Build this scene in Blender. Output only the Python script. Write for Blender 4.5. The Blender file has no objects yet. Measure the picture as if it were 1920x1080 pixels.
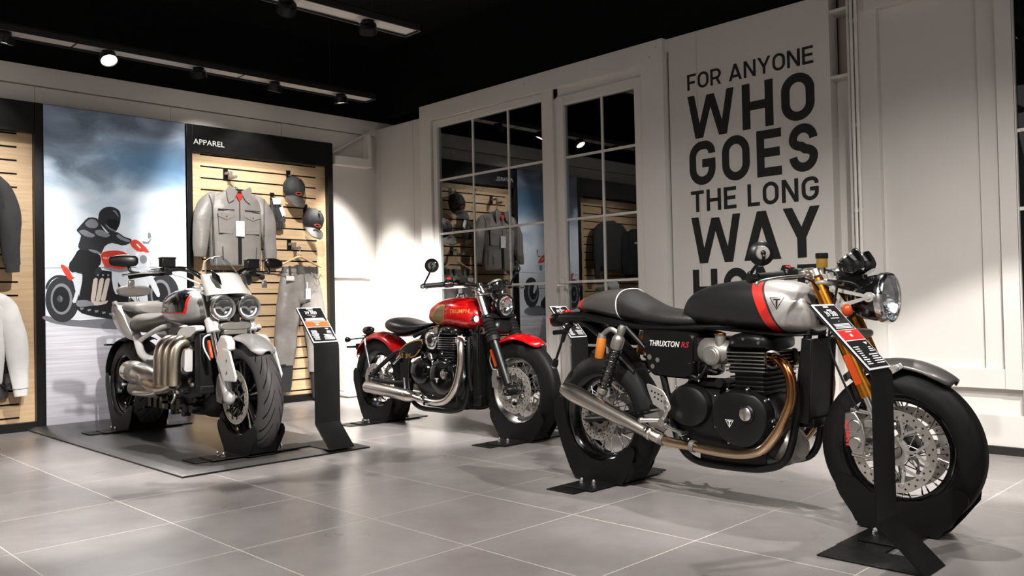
import bpy, bmesh, math, random
from mathutils import Vector, Matrix, noise
from mathutils.bvhtree import BVHTree
random.seed(4)
PI = math.pi
SC = bpy.context.scene
COL = SC.collection

# ------------------------------------------------------------------ camera
cam = bpy.data.cameras.new('camera')
cam.sensor_width = 36.0
cam.lens = 29.80
cam.clip_start = 0.05
camo = bpy.data.objects.new('camera', cam)
COL.objects.link(camo)
_r = Vector((0.70942496, -0.70446408, -0.02113276))
_u = Vector((0.00205436, -0.02791777, 0.99960811))
_f = Vector((0.70477799, 0.70919036, 0.01835834))
camo.matrix_world = Matrix(((_r.x, _u.x, -_f.x, 0.0), (_r.y, _u.y, -_f.y, 0.0), (_r.z, _u.z, -_f.z, 0.89), (0, 0, 0, 1)))
SC.camera = camo

# ------------------------------------------------------------------ light
w = bpy.data.worlds.new('world')
SC.world = w
w.use_nodes = True
w.node_tree.nodes['Background'].inputs[0].default_value = (0.02, 0.02, 0.022, 1)
w.node_tree.nodes['Background'].inputs[1].default_value = 1.0
SC.view_settings.view_transform = 'Standard'
SC.view_settings.look = 'None'
SC.view_settings.gamma = 1.0
SC.view_settings.use_curve_mapping = False
SC.view_settings.exposure = 0.12

def spot(loc, target, power, angle, blend=0.35, size=0.035, col=(1.0, 0.97, 0.94)):
    l = bpy.data.lights.new('spot_beam', 'SPOT')
    l.energy = power
    l.spot_size = math.radians(angle)
    l.spot_blend = blend
    l.shadow_soft_size = size
    l.color = col
    o = bpy.data.objects.new('spot_beam', l)
    COL.objects.link(o)
    o.location = loc
    d = Vector(target) - Vector(loc)
    o.rotation_euler = d.to_track_quat('-Z', 'Y').to_euler()
    return o

def area(loc, target, power, sx, sy, col=(1.0, 0.97, 0.94)):
    l = bpy.data.lights.new('fill_area', 'AREA')
    l.shape = 'RECTANGLE'
    l.size = sx
    l.size_y = sy
    l.energy = power
    l.color = col
    o = bpy.data.objects.new('fill_area', l)
    COL.objects.link(o)
    o.location = loc
    d = Vector(target) - Vector(loc)
    o.rotation_euler = d.to_track_quat('-Z', 'Y').to_euler()
    return o

RAILZ = 2.90
# (lamp x, lamp y, aim point, power, beam angle): spots along four rails, some added as fill
LAMPS = [
    # rail by the back wall
    (1.70, 6.80, (1.45, 7.25, 1.0), 20, 80, .4),
    (2.41, 6.80, (2.45, 5.0, 0.3), 300, 62, .4),
    (3.13, 6.80, (3.60, 7.25, 1.5), 26, 84, .6),
    (3.83, 6.80, (3.70, 7.25, 1.2), 26, 84, .6),
    (4.52, 6.80, (4.98, 7.02, 0.0), 420, 50, .6),
    # second rail
    (2.10, 4.91, (1.35, 7.2, 1.1), 300, 50, .6),
    (2.86, 4.91, (3.72, 7.20, 1.4), 470, 46, .7),
    (3.50, 4.91, (5.20, 6.95, 0.3), 1300, 36, .7),
    # third rail, above the frame
    (1.45, 1.80, (2.45, 5.1, 0.45), 1100, 34, .5),
    (2.60, 1.80, (5.25, 4.1, -0.6), 150, 70, 1.0),
    (3.30, 1.80, (4.0, 4.8, 0.5), 560, 36, .4),
    (3.95, 1.80, (2.9, 1.9, 0.1), 190, 80, .4),
    (2.00, 1.80, (4.0, 4.9, 0.45), 560, 30, .6),  # added fill for the camera side of the red bobber
    (0.80, 1.80, (3.3, 2.0, 0.5), 380, 40, .7),  # added fill to brighten the near bike's engine
    # fourth rail, unseen and not built, above and behind the camera
    (0.70, 0.20, (1.25, 4.3, 0.0), 1700, 18, .7),
    (1.50, 0.20, (2.4, 2.7, 0.0), 290, 66, .8),  # added downlight to brighten the near floor
    (2.30, 0.20, (5.2, 1.8, 0.0), 340, 60, 1.0),
    (3.30, 0.20, (5.22, 1.75, -0.5), 520, 34, .35),
]
for lx, ly, aim, pw, an, bl in LAMPS:
    d = (Vector(aim) - Vector((lx, ly, RAILZ))).normalized()
    spot(Vector((lx, ly, RAILZ - 0.045)) + d * 0.045, aim, pw, an, bl)
# soft overhead fill added out of view, no fixtures built
area((-1.6, 1.8, 3.25), (-1.6, 1.8, 0), 30, 2.4, 2.4)
area((1.2, -1.8, 3.25), (1.2, -1.8, 0), 50, 2.4, 2.4)
# washes added on the unseen walls, for bounce and reflections on the bikes
area((-3.2, 1.5, 3.3), (-5, 1.5, 1.2), 70, 3.0, 0.6)
area((1.0, -3.2, 3.3), (1.0, -5, 1.2), 70, 3.0, 0.6)
area((-3.6, 2.6, 3.2), (2.5, 4.0, 0.9), 26, 2.0, 2.0)  # added fill from the left, lifts the right wall

# ------------------------------------------------------------------ materials
def lin(c):
    r = []
    for v in c:
        v /= 255.0
        r.append(v / 12.92 if v <= 0.04045 else ((v + 0.055) / 1.055) ** 2.4)
    return (r[0], r[1], r[2], 1.0)

MATS = {}
def mat(name, col, rough=0.5, metal=0.0, coat=0.0, var=0.06, scale=18.0, bump=0.0, bscale=60.0, spec=0.5, emit=0.0, alpha=None, trans=0.0, ior=1.5, aniso=0.0):
    m = bpy.data.materials.new(name)
    m.use_nodes = True
    nt = m.node_tree
    b = nt.nodes['Principled BSDF']
    c = lin(col)
    tc = nt.nodes.new('ShaderNodeTexCoord')
    nz = nt.nodes.new('ShaderNodeTexNoise')
    nz.inputs['Scale'].default_value = scale
    nz.inputs['Detail'].default_value = 3.0
    nt.links.new(tc.outputs['Object'], nz.inputs['Vector'])
    mx = nt.nodes.new('ShaderNodeMix')
    mx.data_type = 'RGBA'
    nt.links.new(nz.outputs['Fac'], mx.inputs['Factor'])
    mx.inputs['A'].default_value = tuple(min(1, v * (1 - var)) for v in c[:3]) + (1,)
    mx.inputs['B'].default_value = tuple(min(1, v * (1 + var)) for v in c[:3]) + (1,)
    nt.links.new(mx.outputs['Result'], b.inputs['Base Color'])
    mr = nt.nodes.new('ShaderNodeMapRange')
    mr.inputs['To Min'].default_value = max(0.0, rough * 0.85)
    mr.inputs['To Max'].default_value = min(1.0, rough * 1.15)
    nt.links.new(nz.outputs['Fac'], mr.inputs['Value'])
    nt.links.new(mr.outputs['Result'], b.inputs['Roughness'])
    b.inputs['Metallic'].default_value = metal
    b.inputs['Coat Weight'].default_value = coat
    b.inputs['Coat Roughness'].default_value = 0.04
    b.inputs['Specular IOR Level'].default_value = spec
    b.inputs['Transmission Weight'].default_value = trans
    b.inputs['IOR'].default_value = ior
    if emit:
        nt.links.new(mx.outputs['Result'], b.inputs['Emission Color'])
        b.inputs['Emission Strength'].default_value = emit
    if bump:
        n2 = nt.nodes.new('ShaderNodeTexNoise')
        n2.inputs['Scale'].default_value = bscale
        n2.inputs['Detail'].default_value = 4.0
        nt.links.new(tc.outputs['Object'], n2.inputs['Vector'])
        bp = nt.nodes.new('ShaderNodeBump')
        bp.inputs['Strength'].default_value = bump
        bp.inputs['Distance'].default_value = 0.01
        nt.links.new(n2.outputs['Fac'], bp.inputs['Height'])
        nt.links.new(bp.outputs['Normal'], b.inputs['Normal'])
    MATS[name] = m
    return m

class NT:
    """small helper around a node tree"""
    def __init__(s, m):
        s.nt = m.node_tree
        s.b = s.nt.nodes['Principled BSDF']
    def val(s, x, inp):
        if isinstance(x, (int, float)):
            inp.default_value = x
        else:
            s.nt.links.new(x, inp)
    def math(s, op, a, b=0.0, c=None):
        n = s.nt.nodes.new('ShaderNodeMath')
        n.operation = op
        s.val(a, n.inputs[0])
        s.val(b, n.inputs[1])
        if c is not None:
            s.val(c, n.inputs[2])
        return n.outputs[0]
    def mix(s, f, a, b):
        n = s.nt.nodes.new('ShaderNodeMix')
        n.data_type = 'RGBA'
        s.val(f, n.inputs['Factor'])
        for x, k in ((a, 'A'), (b, 'B')):
            if isinstance(x, tuple):
                n.inputs[k].default_value = x
            else:
                s.nt.links.new(x, n.inputs[k])
        return n.outputs['Result']
    def xyz(s, out='Object'):
        t = s.nt.nodes.new('ShaderNodeTexCoord')
        p = s.nt.nodes.new('ShaderNodeSeparateXYZ')
        s.nt.links.new(t.outputs[out], p.inputs[0])
        return t.outputs[out], p.outputs[0], p.outputs[1], p.outputs[2]
    def noise(s, vec, scale, detail=3.0, dist=0.0):
        n = s.nt.nodes.new('ShaderNodeTexNoise')
        n.inputs['Scale'].default_value = scale
        n.inputs['Detail'].default_value = detail
        n.inputs['Distortion'].default_value = dist
        s.nt.links.new(vec, n.inputs['Vector'])
        return n.outputs['Fac']
    def ramp(s, f, stops):
        n = s.nt.nodes.new('ShaderNodeValToRGB')
        e = n.color_ramp.elements
        while len(e) < len(stops):
            e.new(0.5)
        for i, (p, c) in enumerate(stops):
            e[i].position = p
            e[i].color = c
        s.nt.links.new(f, n.inputs['Fac'])
        return n.outputs['Color']
    def link(s, o, name):
        s.nt.links.new(o, s.b.inputs[name])
    def bump(s, h, strength=0.3, dist=0.01):
        bp = s.nt.nodes.new('ShaderNodeBump')
        bp.inputs['Strength'].default_value = strength
        bp.inputs['Distance'].default_value = dist
        s.nt.links.new(h, bp.inputs['Height'])
        s.nt.links.new(bp.outputs['Normal'], s.b.inputs['Normal'])

mat('wall_paint', (205, 200, 194), 0.6, bump=0.03, bscale=140, scale=2)
mat('frame_white', (214, 209, 203), 0.42, scale=3)
mat('wall_beige', (176, 163, 150), 0.6)
mat('black_paint', (9, 10, 10), 0.85, spec=0.15)
mat('baseboard', (26, 25, 24), 0.45)
mat('satin_black', (10, 10, 10), 0.36, spec=0.35)
mat('black_steel', (10, 10, 10), 0.46, var=0.15, spec=0.28)
mat('black_gloss', (10, 10, 10), 0.12, coat=0.6)
mat('black_plastic', (10, 10, 10), 0.5, spec=0.3)
mat('engine_black', (11, 11, 11), 0.36, spec=0.4)
mat('rubber', (12, 12, 12), 0.6, bump=0.05, spec=0.3)
mat('leather_seat', (31, 29, 27), 0.5, bump=0.15, bscale=220)
mat('seat_dark', (24, 23, 22), 0.38, bump=0.12, bscale=200)
mat('seat_grey', (128, 122, 117), 0.5, bump=0.12, bscale=200)
mat('chrome', (236, 236, 236), 0.10, metal=1.0, var=0.02, scale=4)
mat('polished', (222, 219, 214), 0.22, metal=1.0, var=0.02, scale=4)
mat('brushed', (214, 206, 196), 0.25, metal=1.0, var=0.02, scale=4)
mat('aluminium', (212, 209, 204), 0.38, metal=0.85)
mat('dull_alloy', (150, 146, 140), 0.45, metal=0.8)
mat('disc_steel', (200, 194, 186), 0.38, metal=0.8, var=0.08, scale=60)
mat('gold_fork', (196, 128, 44), 0.26, metal=1.0)
mat('shock_orange', (188, 108, 30), 0.4)
mat('silver_paint', (184, 181, 178), 0.34, metal=0.55, coat=0.5, var=0.02)
mat('grey_paint', (96, 92, 89), 0.34, metal=0.5, coat=0.4)
mat('white_silver', (222, 219, 216), 0.3, metal=0.3, coat=0.4)
mat('red_paint', (190, 10, 14), 0.25, metal=0.25, coat=1.0)
mat('red_trim', (196, 34, 24), 0.4)
mat('gold_trim', (206, 158, 76), 0.35, metal=0.5)
mat('white_trim', (232, 229, 224), 0.5)
mat('dull_gold', (150, 132, 92), 0.35, metal=0.6)
mat('amber', (172, 62, 20), 0.25)
mat('red_lens', (176, 16, 12), 0.2)
mat('clear_lens', (226, 230, 234), 0.12, metal=0.3)
mat('amber_fluid', (122, 92, 30), 0.25)
mat('bronze_pipe', (186, 132, 84), 0.22, metal=1.0)
mat('header_brown', (206, 194, 176), 0.24, metal=1.0, var=0.03, scale=5)
mat('grey_leather', (122, 117, 112), 0.45, bump=0.35, bscale=26, var=0.14, scale=9)
mat('grey_leather_dark', (62, 59, 56), 0.55, bump=0.2, bscale=40)
mat('white_fleece', (222, 220, 217), 0.9, bump=0.2, bscale=90)
mat('charcoal_cloth', (50, 49, 50), 0.9, bump=0.2, bscale=90)
mat('black_cloth', (24, 24, 26), 0.85, bump=0.2, bscale=90)
mat('red_cloth', (142, 24, 30), 0.85, bump=0.2, bscale=90)
mat('cap_black', (30, 31, 30), 0.7, bump=0.3, bscale=160)
mat('orange_logo', (160, 50, 28), 0.6)
mat('paper', (226, 225, 224), 0.7)
mat('card_black', (26, 25, 25), 0.35)
mat('card_orange', (186, 92, 44), 0.5)
mat('card_red', (206, 38, 28), 0.5)
mat('wood_hanger', (208, 172, 128), 0.5)
mat('platform', (56, 54, 52), 0.3, var=0.25, scale=4)
mat('platform_edge', (74, 72, 70), 0.32)
mat('slogan_black', (12, 14, 12), 0.6)
mat('letter_white', (205, 205, 200), 0.5)
mat('rail_body', (24, 24, 24), 0.6)
mat('rail_tray', (212, 206, 199), 0.6)
mat('lamp_glow', (255, 246, 232), 0.5, emit=7.0)
mat('wall_far', (214, 210, 204), 0.7)
mat('lamp_facets', (215, 218, 222), 0.12, metal=1.0, bump=0.35, bscale=70)
mat('lamp_reflector', (150, 152, 155), 0.22, metal=1.0)
mat('mirror_glass', (200, 205, 210), 0.03, metal=1.0)
mat('night', (3, 3, 4), 0.9, spec=0.0)

def glass_mat(name, ior, tint=(1, 1, 1, 1), rough=0.0):
    m = bpy.data.materials.new(name)
    m.use_nodes = True
    nt = m.node_tree
    nt.nodes.remove(nt.nodes['Principled BSDF'])
    out = nt.nodes['Material Output']
    tr = nt.nodes.new('ShaderNodeBsdfTransparent')
    tr.inputs[0].default_value = tint
    gl = nt.nodes.new('ShaderNodeBsdfGlossy')
    gl.inputs['Roughness'].default_value = rough
    fr = nt.nodes.new('ShaderNodeFresnel')
    fr.inputs['IOR'].default_value = ior
    ms = nt.nodes.new('ShaderNodeMixShader')
    gm = nt.nodes.new('ShaderNodeNewGeometry')
    mt = nt.nodes.new('ShaderNodeMath'); mt.operation = 'MULTIPLY'
    iv = nt.nodes.new('ShaderNodeMath'); iv.operation = 'SUBTRACT'; iv.inputs[0].default_value = 1.0
    nt.links.new(gm.outputs['Backfacing'], iv.inputs[1])
    nt.links.new(fr.outputs[0], mt.inputs[0]); nt.links.new(iv.outputs[0], mt.inputs[1])
    nt.links.new(mt.outputs[0], ms.inputs[0])
    nt.links.new(tr.outputs[0], ms.inputs[1])
    nt.links.new(gl.outputs[0], ms.inputs[2])
    nt.links.new(ms.outputs[0], out.inputs[0])
    MATS[name] = m
glass_mat('window_glass', 2.5, (0.75, 0.8, 0.8, 1), 0.006)
glass_mat('dark_glass', 1.3, (0.3, 0.32, 0.32, 1), 0.006)
glass_mat('screen_glass', 1.6, (0.9, 0.92, 0.93, 1))
glass_mat('lens_glass', 1.6, (0.95, 0.96, 0.97, 1))

def special_mats():
    # floor tiles, 0.6 m, light grout
    m = mat('floor_tile', (132, 126, 121), 0.3)
    n = NT(m)
    vec, x, y, z = n.xyz()
    P = 0.5966
    def grid(c, o):
        u = n.math('DIVIDE', n.math('SUBTRACT', c, o), P)
        fr = n.math('FRACT', n.math('ADD', u, 50.0))
        d = n.math('MINIMUM', fr, n.math('SUBTRACT', 1.0, fr))
        return n.math('LESS_THAN', d, 0.0035), n.math('FLOOR', n.math('ADD', u, 50.0))
    gx, ix = grid(x, 1.492)
    gy, iy = grid(y, 1.173)
    g = n.math('MAXIMUM', gx, gy)
    wn = n.nt.nodes.new('ShaderNodeTexWhiteNoise')
    cb = n.nt.nodes.new('ShaderNodeCombineXYZ')
    n.nt.links.new(ix, cb.inputs[0]); n.nt.links.new(iy, cb.inputs[1])
    n.nt.links.new(cb.outputs[0], wn.inputs['Vector'])
    cl = n.noise(vec, 2.3, 6.0, 0.0)
    st = n.noise(vec, 14.0, 4.0)
    f = n.math('ADD', n.math('MULTIPLY', cl, 0.75), n.math('MULTIPLY', st, 0.25))
    f = n.math('ADD', f, n.math('MULTIPLY', n.math('SUBTRACT', wn.outputs['Value'], 0.5), 0.10))
    base = n.ramp(f, [(0.3, lin((126, 120, 118))), (0.7, lin((151, 145, 143)))])
    n.link(n.mix(g, base, lin((196, 190, 180))), 'Base Color')
    n.link(n.math('ADD', n.math('ADD', n.math('MULTIPLY', cl, 0.16), 0.22), n.math('MULTIPLY', g, 0.3)), 'Roughness')
    n.b.inputs['Specular IOR Level'].default_value = 0.55

    # oak slat wall
    m = mat('oak_panel', (196, 160, 118), 0.55)
    n = NT(m)
    vec, x, y, z = n.xyz()
    mp = n.nt.nodes.new('ShaderNodeMapping')
    mp.inputs['Scale'].default_value = (1.2, 1, 16)
    n.nt.links.new(vec, mp.inputs[0])
    f = n.noise(mp.outputs[0], 3.0, 5.0, 0.6)
    n.link(n.ramp(f, [(0.3, lin((186, 155, 118))), (0.7, lin((206, 177, 140)))]), 'Base Color')

    # tank of the near bike: satin black, red stripe, silver
    m = mat('tank_three_tone', (40, 40, 40), 0.34, coat=0.15)
    n = NT(m)
    vec, x, y, z = n.xyz()
    d = n.math('ADD', x, n.math('MULTIPLY', z, 0.385))
    e = n.math('GREATER_THAN', d, 1.2345)
    s = n.math('GREATER_THAN', d, 1.2785)
    k = n.math('GREATER_THAN', d, 1.2885)
    c = n.mix(e, lin((24, 23, 23)), lin((198, 38, 26)))
    c = n.mix(s, c, lin((40, 38, 36)))
    c = n.mix(k, c, lin((186, 182, 178)))
    n.link(c, 'Base Color')
    n.link(n.math('MULTIPLY', k, 0.5), 'Metallic')
    n.link(n.math('SUBTRACT', 0.4, n.math('MULTIPLY', k, 0.08)), 'Roughness')

    # heat-tinted header: bronze at the port, pale steel towards the silencer
    m = mat('heat_pipe', (180, 140, 100), 0.2, metal=1.0)
    n = NT(m)
    vec, x, y, z = n.xyz()
    mr = n.nt.nodes.new('ShaderNodeMapRange')
    mr.inputs['From Min'].default_value = 0.22
    mr.inputs['From Max'].default_value = 0.60
    n.nt.links.new(z, mr.inputs['Value'])
    n.link(n.ramp(mr.outputs[0], [(0.0, lin((214, 188, 158))), (0.5, lin((200, 156, 108))), (0.9, lin((150, 92, 52)))]), 'Base Color')

    # poster sky and road, printed on the light box
    m = mat('poster_print', (220, 226, 232), 0.5)
    n = NT(m)
    vec, x, y, z = n.xyz()
    mp = n.nt.nodes.new('ShaderNodeMapping')
    mp.inputs['Scale'].default_value = (1.0, 0.0, 2.0)
    mp.inputs['Rotation'].default_value = (0, 0.25, 0)
    n.nt.links.new(vec, mp.inputs[0])
    cl = n.noise(mp.outputs[0], 2.2, 7.0, 0.5)
    h = n.nt.nodes.new('ShaderNodeMapRange')
    h.inputs['From Min'].default_value = 1.25
    h.inputs['From Max'].default_value = 2.51
    n.nt.links.new(z, h.inputs['Value'])
    f = n.math('ADD', h.outputs[0], n.math('MULTIPLY', n.math('SUBTRACT', cl, 0.5), 0.95))
    sky = n.ramp(f, [(0.0, lin((216, 224, 232))), (0.36, lin((222, 232, 240))), (0.54, lin((182, 200, 216))), (0.68, lin((126, 144, 162))), (0.82, lin((104, 114, 128))), (1.0, lin((72, 80, 92)))])
    bx = n.math('DIVIDE', n.math('SUBTRACT', x, 3.0), 0.62)
    bz = n.math('DIVIDE', n.math('SUBTRACT', z, 2.10), 0.24)
    bd = n.math('ADD', n.math('ADD', n.math('MULTIPLY', bx, bx), n.math('MULTIPLY', bz, bz)), n.math('MULTIPLY', cl, 1.2))
    br = n.nt.nodes.new('ShaderNodeMapRange')
    br.inputs['From Min'].default_value = 1.6
    br.inputs['From Max'].default_value = 0.5
    n.nt.links.new(bd, br.inputs['Value'])
    sky = n.mix(n.math('MULTIPLY', br.outputs[0], 0.8), sky, lin((62, 112, 150)))
    mp2 = n.nt.nodes.new('ShaderNodeMapping')
    mp2.inputs['Scale'].default_value = (1.0, 0.0, 26.0)
    mp2.inputs['Rotation'].default_value = (0, 0.12, 0)
    n.nt.links.new(vec, mp2.inputs[0])
    st = n.noise(mp2.outputs[0], 2.0, 4.0)
    hr = n.nt.nodes.new('ShaderNodeMapRange')
    hr.inputs['From Min'].default_value = 0.85
    hr.inputs['From Max'].default_value = 0.0
    n.nt.links.new(z, hr.inputs['Value'])
    road = n.ramp(n.math('ADD', n.math('MULTIPLY', hr.outputs[0], 0.55), n.math('MULTIPLY', st, 0.55)), [(0.2, lin((226, 226, 232))), (0.5, lin((176, 172, 178))), (0.9, lin((134, 130, 136)))])
    land = n.math('LESS_THAN', z, 1.235)
    rd = n.math('LESS_THAN', n.math('ADD', z, n.math('MULTIPLY', x, 0.07)), 1.02)
    c = n.mix(land, sky, lin((214, 218, 224)))
    c = n.mix(rd, c, road)
    n.link(c, 'Base Color')
    n.link(c, 'Emission Color')
    n.b.inputs['Emission Strength'].default_value = 0.42

    # treads: curved sipes from the tyre's own u (round) / v (across)
    for nm, freq, lean, tcol in (('tread_sport', 21.0, 2.4, (60, 58, 57)), ('tread_plain', 14.0, 1.4, (13, 13, 13))):
        m = mat(nm, tcol, 0.6, spec=0.25)
        n = NT(m)
        vec, u, v, _ = n.xyz('UV')
        a = n.math('ABSOLUTE', n.math('SUBTRACT', v, 0.5))
        ph = n.math('FRACT', n.math('ADD', n.math('MULTIPLY', u, freq), n.math('MULTIPLY', n.math('POWER', a, 0.7), lean * 2.0)))
        ln = n.math('LESS_THAN', ph, 0.17)
        inn = n.math('MULTIPLY', n.math('LESS_THAN', a, 0.36), n.math('GREATER_THAN', a, 0.045))
        gv = n.math('MULTIPLY', ln, inn)
        n.link(n.mix(gv, lin(tcol), lin((5, 5, 5))), 'Base Color')
        n.bump(n.math('SUBTRACT', 1.0, gv), 0.8, 0.004)
special_mats()
# ------------------------------------------------------------------ mesh helpers
def V(*a): return Vector(a)

def cr(pts, n=6, closed=False):
    """Catmull-Rom through points (tuples of any length)"""
    P = [tuple(p) for p in pts]
    N = len(P)
    out = []
    for i in range(N if closed else N - 1):
        p0 = P[(i - 1) % N] if (closed or i > 0) else P[i]
        p1 = P[i]
        p2 = P[(i + 1) % N]
        p3 = P[(i + 2) % N] if (closed or i + 2 < N) else p2
        for k in range(n):
            t = k / n
            out.append(tuple(0.5 * (2 * b + (c - a) * t + (2 * a - 5 * b + 4 * c - d) * t * t + (3 * b - a - 3 * c + d) * t ** 3) for a, b, c, d in zip(p0, p1, p2, p3)))
    if not closed:
        out.append(P[-1])
    return out

def basis(ax, ref=None):
    ax = Vector(ax).normalized()
    r = Vector(ref) if ref is not None else (Vector((0, 0, 1)) if abs(ax.z) < 0.9 else Vector((1, 0, 0)))
    a = r.cross(ax)
    if a.length < 1e-6:
        a = Vector((1, 0, 0)).cross(ax)
    a.normalize()
    return a, ax.cross(a).normalized(), ax

class MB:
    def __init__(s):
        s.v = []; s.f = []; s.m = []; s.uv = {}
    def add(s, vs, fs, m=0):
        o = len(s.v)
        s.v += [tuple(p) for p in vs]
        for f in fs:
            s.f.append(tuple(i + o for i in f))
            s.m.append(m)
        return o
    def box(s, c, d, m=0, R=None):
        vs = []
        for x in (-.5, .5):
            for y in (-.5, .5):
                for z in (-.5, .5):
                    p = Vector((x * d[0], y * d[1], z * d[2]))
                    if R is not None:
                        p = R @ p
                    vs.append(p + Vector(c))
        s.add(vs, [(0, 1, 3, 2), (4, 6, 7, 5), (0, 4, 5, 1), (2, 3, 7, 6), (0, 2, 6, 4), (1, 5, 7, 3)], m)
        return s
    def b2(s, a, b, m=0):
        """box between two corners"""
        return s.box([(i + j) / 2 for i, j in zip(a, b)], [abs(i - j) for i, j in zip(a, b)], m)
    def bar(s, a, b, wd, th, m=0, ref=(0, 0, 1)):
        """rectangular bar from a to b"""
        a = Vector(a); b = Vector(b)
        e1, e2, ax = basis(b - a, ref)
        R = Matrix((e1, e2, ax)).transposed()
        return s.box((a + b) / 2, (wd, th, (b - a).length), m, R)
    def rings(s, rs, m=0, cap=True, closed=False, fm=None):
        n = len(rs[0])
        o = s.add([p for r in rs for p in r], [])
        N = len(rs)
        for i in range(N if closed else N - 1):
            for k in range(n):
                a = o + i * n + k; b = o + i * n + (k + 1) % n
                c = o + ((i + 1) % N) * n + (k + 1) % n; d = o + ((i + 1) % N) * n + k
                s.f.append((a, b, c, d)); s.m.append(m if fm is None else fm(i, k))
        if cap and not closed:
            s.f.append(tuple(o + k for k in range(n - 1, -1, -1))); s.m.append(m)
            s.f.append(tuple(o + (N - 1) * n + k for k in range(n))); s.m.append(m)
        return s
    def tube(s, pts, r, n=12, m=0, cap=True, closed=False, flat=1.0, ref=None, fm=None):
        P = [Vector(p[:3]) for p in pts]
        N = len(P)
        rad = [r] * N if isinstance(r, (int, float)) else list(r)
        rs = []
        e1 = None
        for i in range(N):
            if closed:
                t = P[(i + 1) % N] - P[i - 1]
            else:
                t = P[min(i + 1, N - 1)] - P[max(i - 1, 0)]
            t.normalize()
            if e1 is None:
                e1, e2, _ = basis(t, ref)
            else:
                e1 = (e1 - t * e1.dot(t)).normalized()
                e2 = t.cross(e1)
            rs.append([P[i] + e1 * (rad[i] * math.cos(2 * PI * k / n)) + e2 * (rad[i] * flat * math.sin(2 * PI * k / n)) for k in range(n)])
        return s.rings(rs, m, cap, closed, fm)
    def cyl(s, a, b, r, r2=None, n=24, m=0, cap=True):
        return s.tube([a, b], [r, r if r2 is None else r2], n, m, cap)
    def lathe(s, prof, o, ax, n=32, m=0, cap=False, fm=None):
        """prof: (radius, height along axis)"""
        e1, e2, ax = basis(ax)
        o = Vector(o)
        rs = [[o + ax * h + (e1 * math.cos(2 * PI * k / n) + e2 * math.sin(2 * PI * k / n)) * max(r, 1e-5) for k in range(n)] for r, h in prof]
        return s.rings(rs, m, cap, False, fm)
    def prism(s, poly, fn, d, m=0, scale=None):
        """poly in 2D, fn maps (u,v)->3D, extruded by vector d"""
        d = Vector(d)
        A = [Vector(fn(*p)) for p in poly]
        return s.rings([A, [p + d for p in A]], m)
    def dome(s, poly, fn, d, steps, m=0):
        """stack of scaled outlines: steps of (scale, fraction of d)"""
        cx = sum(p[0] for p in poly) / len(poly); cy = sum(p[1] for p in poly) / len(poly)
        d = Vector(d)
        rs = [[Vector(fn(cx + (p[0] - cx) * k, cy + (p[1] - cy) * k)) + d * h for p in poly] for k, h in steps]
        return s.rings(rs, m)
    def ell(s, c, r, n=16, m=0, R=None):
        if isinstance(r, (int, float)):
            r = (r, r, r)
        rs = []
        k = max(6, n // 2)
        for i in range(k + 1):
            a = PI * (i / k - .5)
            a = max(-PI / 2 + .02, min(PI / 2 - .02, a))
            ring = []
            for j in range(n):
                t = 2 * PI * j / n
                p = Vector((r[0] * math.cos(a) * math.cos(t), r[1] * math.cos(a) * math.sin(t), r[2] * math.sin(a)))
                if R is not None:
                    p = R @ p
                ring.append(p + Vector(c))
            rs.append(ring)
        return s.rings(rs, m)
    def body(s, secs, n=28, sub=5, m=0, axis='x'):
        """loft of superellipse sections (x, zb, zt, w[, e[, yc]])"""
        S = [tuple(q) + (2.5,) * (5 - len(q)) if len(q) < 5 else tuple(q) for q in secs]
        S = [q + (0.0,) if len(q) < 6 else q for q in S]
        S = cr(S, sub)
        rs = []
        for x, zb, zt, w, e, yc in S:
            ring = []
            for k in range(n):
                t = 2 * PI * k / n
                c, q = math.cos(t), math.sin(t)
                k_ = (abs(c) ** e + abs(q) ** e) ** (-1 / e)
                y = yc + w * c * k_
                z = (zb + zt) / 2 + (zt - zb) / 2 * q * k_
                ring.append((x, y, z) if axis == 'x' else (y, z, x))
            rs.append(ring)
        return s.rings(rs, m)
    def grid(s, rows, m=0, th=0.0, nrm=None):
        """open sheet from rows of points, thickened along nrm (vector) or left open"""
        R = [[Vector(p) for p in r] for r in rows]
        nr, nc = len(R), len(R[0])
        def sheet(off, flip):
            o = s.add([p + off for r in R for p in r], [])
            for i in range(nr - 1):
                for k in range(nc - 1):
                    q = (o + i * nc + k, o + i * nc + k + 1, o + (i + 1) * nc + k + 1, o + (i + 1) * nc + k)
                    s.f.append(q[::-1] if flip else q); s.m.append(m)
            return o
        z = Vector((0, 0, 0))
        sheet(z, False)
        return s
    def mesh(s, name, mats):
        me = bpy.data.meshes.new(name)
        me.from_pydata(s.v, [], s.f)
        for x in (mats if isinstance(mats, (list, tuple)) else [mats]):
            me.materials.append(MATS[x])
        me.polygons.foreach_set('material_index', s.m)
        bm = bmesh.new(); bm.from_mesh(me)
        bmesh.ops.recalc_face_normals(bm, faces=bm.faces)
        bm.to_mesh(me); bm.free()
        me.polygons.foreach_set('use_smooth', [True] * len(me.polygons))
        me.set_sharp_from_angle(angle=math.radians(38))
        me.update()
        return me
    def build(s, name, mats, parent=None, bevel=0.0, sub=0, solid=0.0, label=None, seg=2):
        o = bpy.data.objects.new(name, s.mesh(name, mats))
        COL.objects.link(o)
        if parent is not None:
            o.parent = parent
        if solid:
            md = o.modifiers.new('thickness', 'SOLIDIFY'); md.thickness = solid; md.offset = 0
        if bevel:
            md = o.modifiers.new('bevel', 'BEVEL'); md.width = bevel; md.segments = seg
            md.limit_method = 'ANGLE'; md.angle_limit = math.radians(50); md.harden_normals = False
        if sub:
            md = o.modifiers.new('sub', 'SUBSURF'); md.levels = sub; md.render_levels = sub
        if label:
            o['label'] = label
        return o

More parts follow.
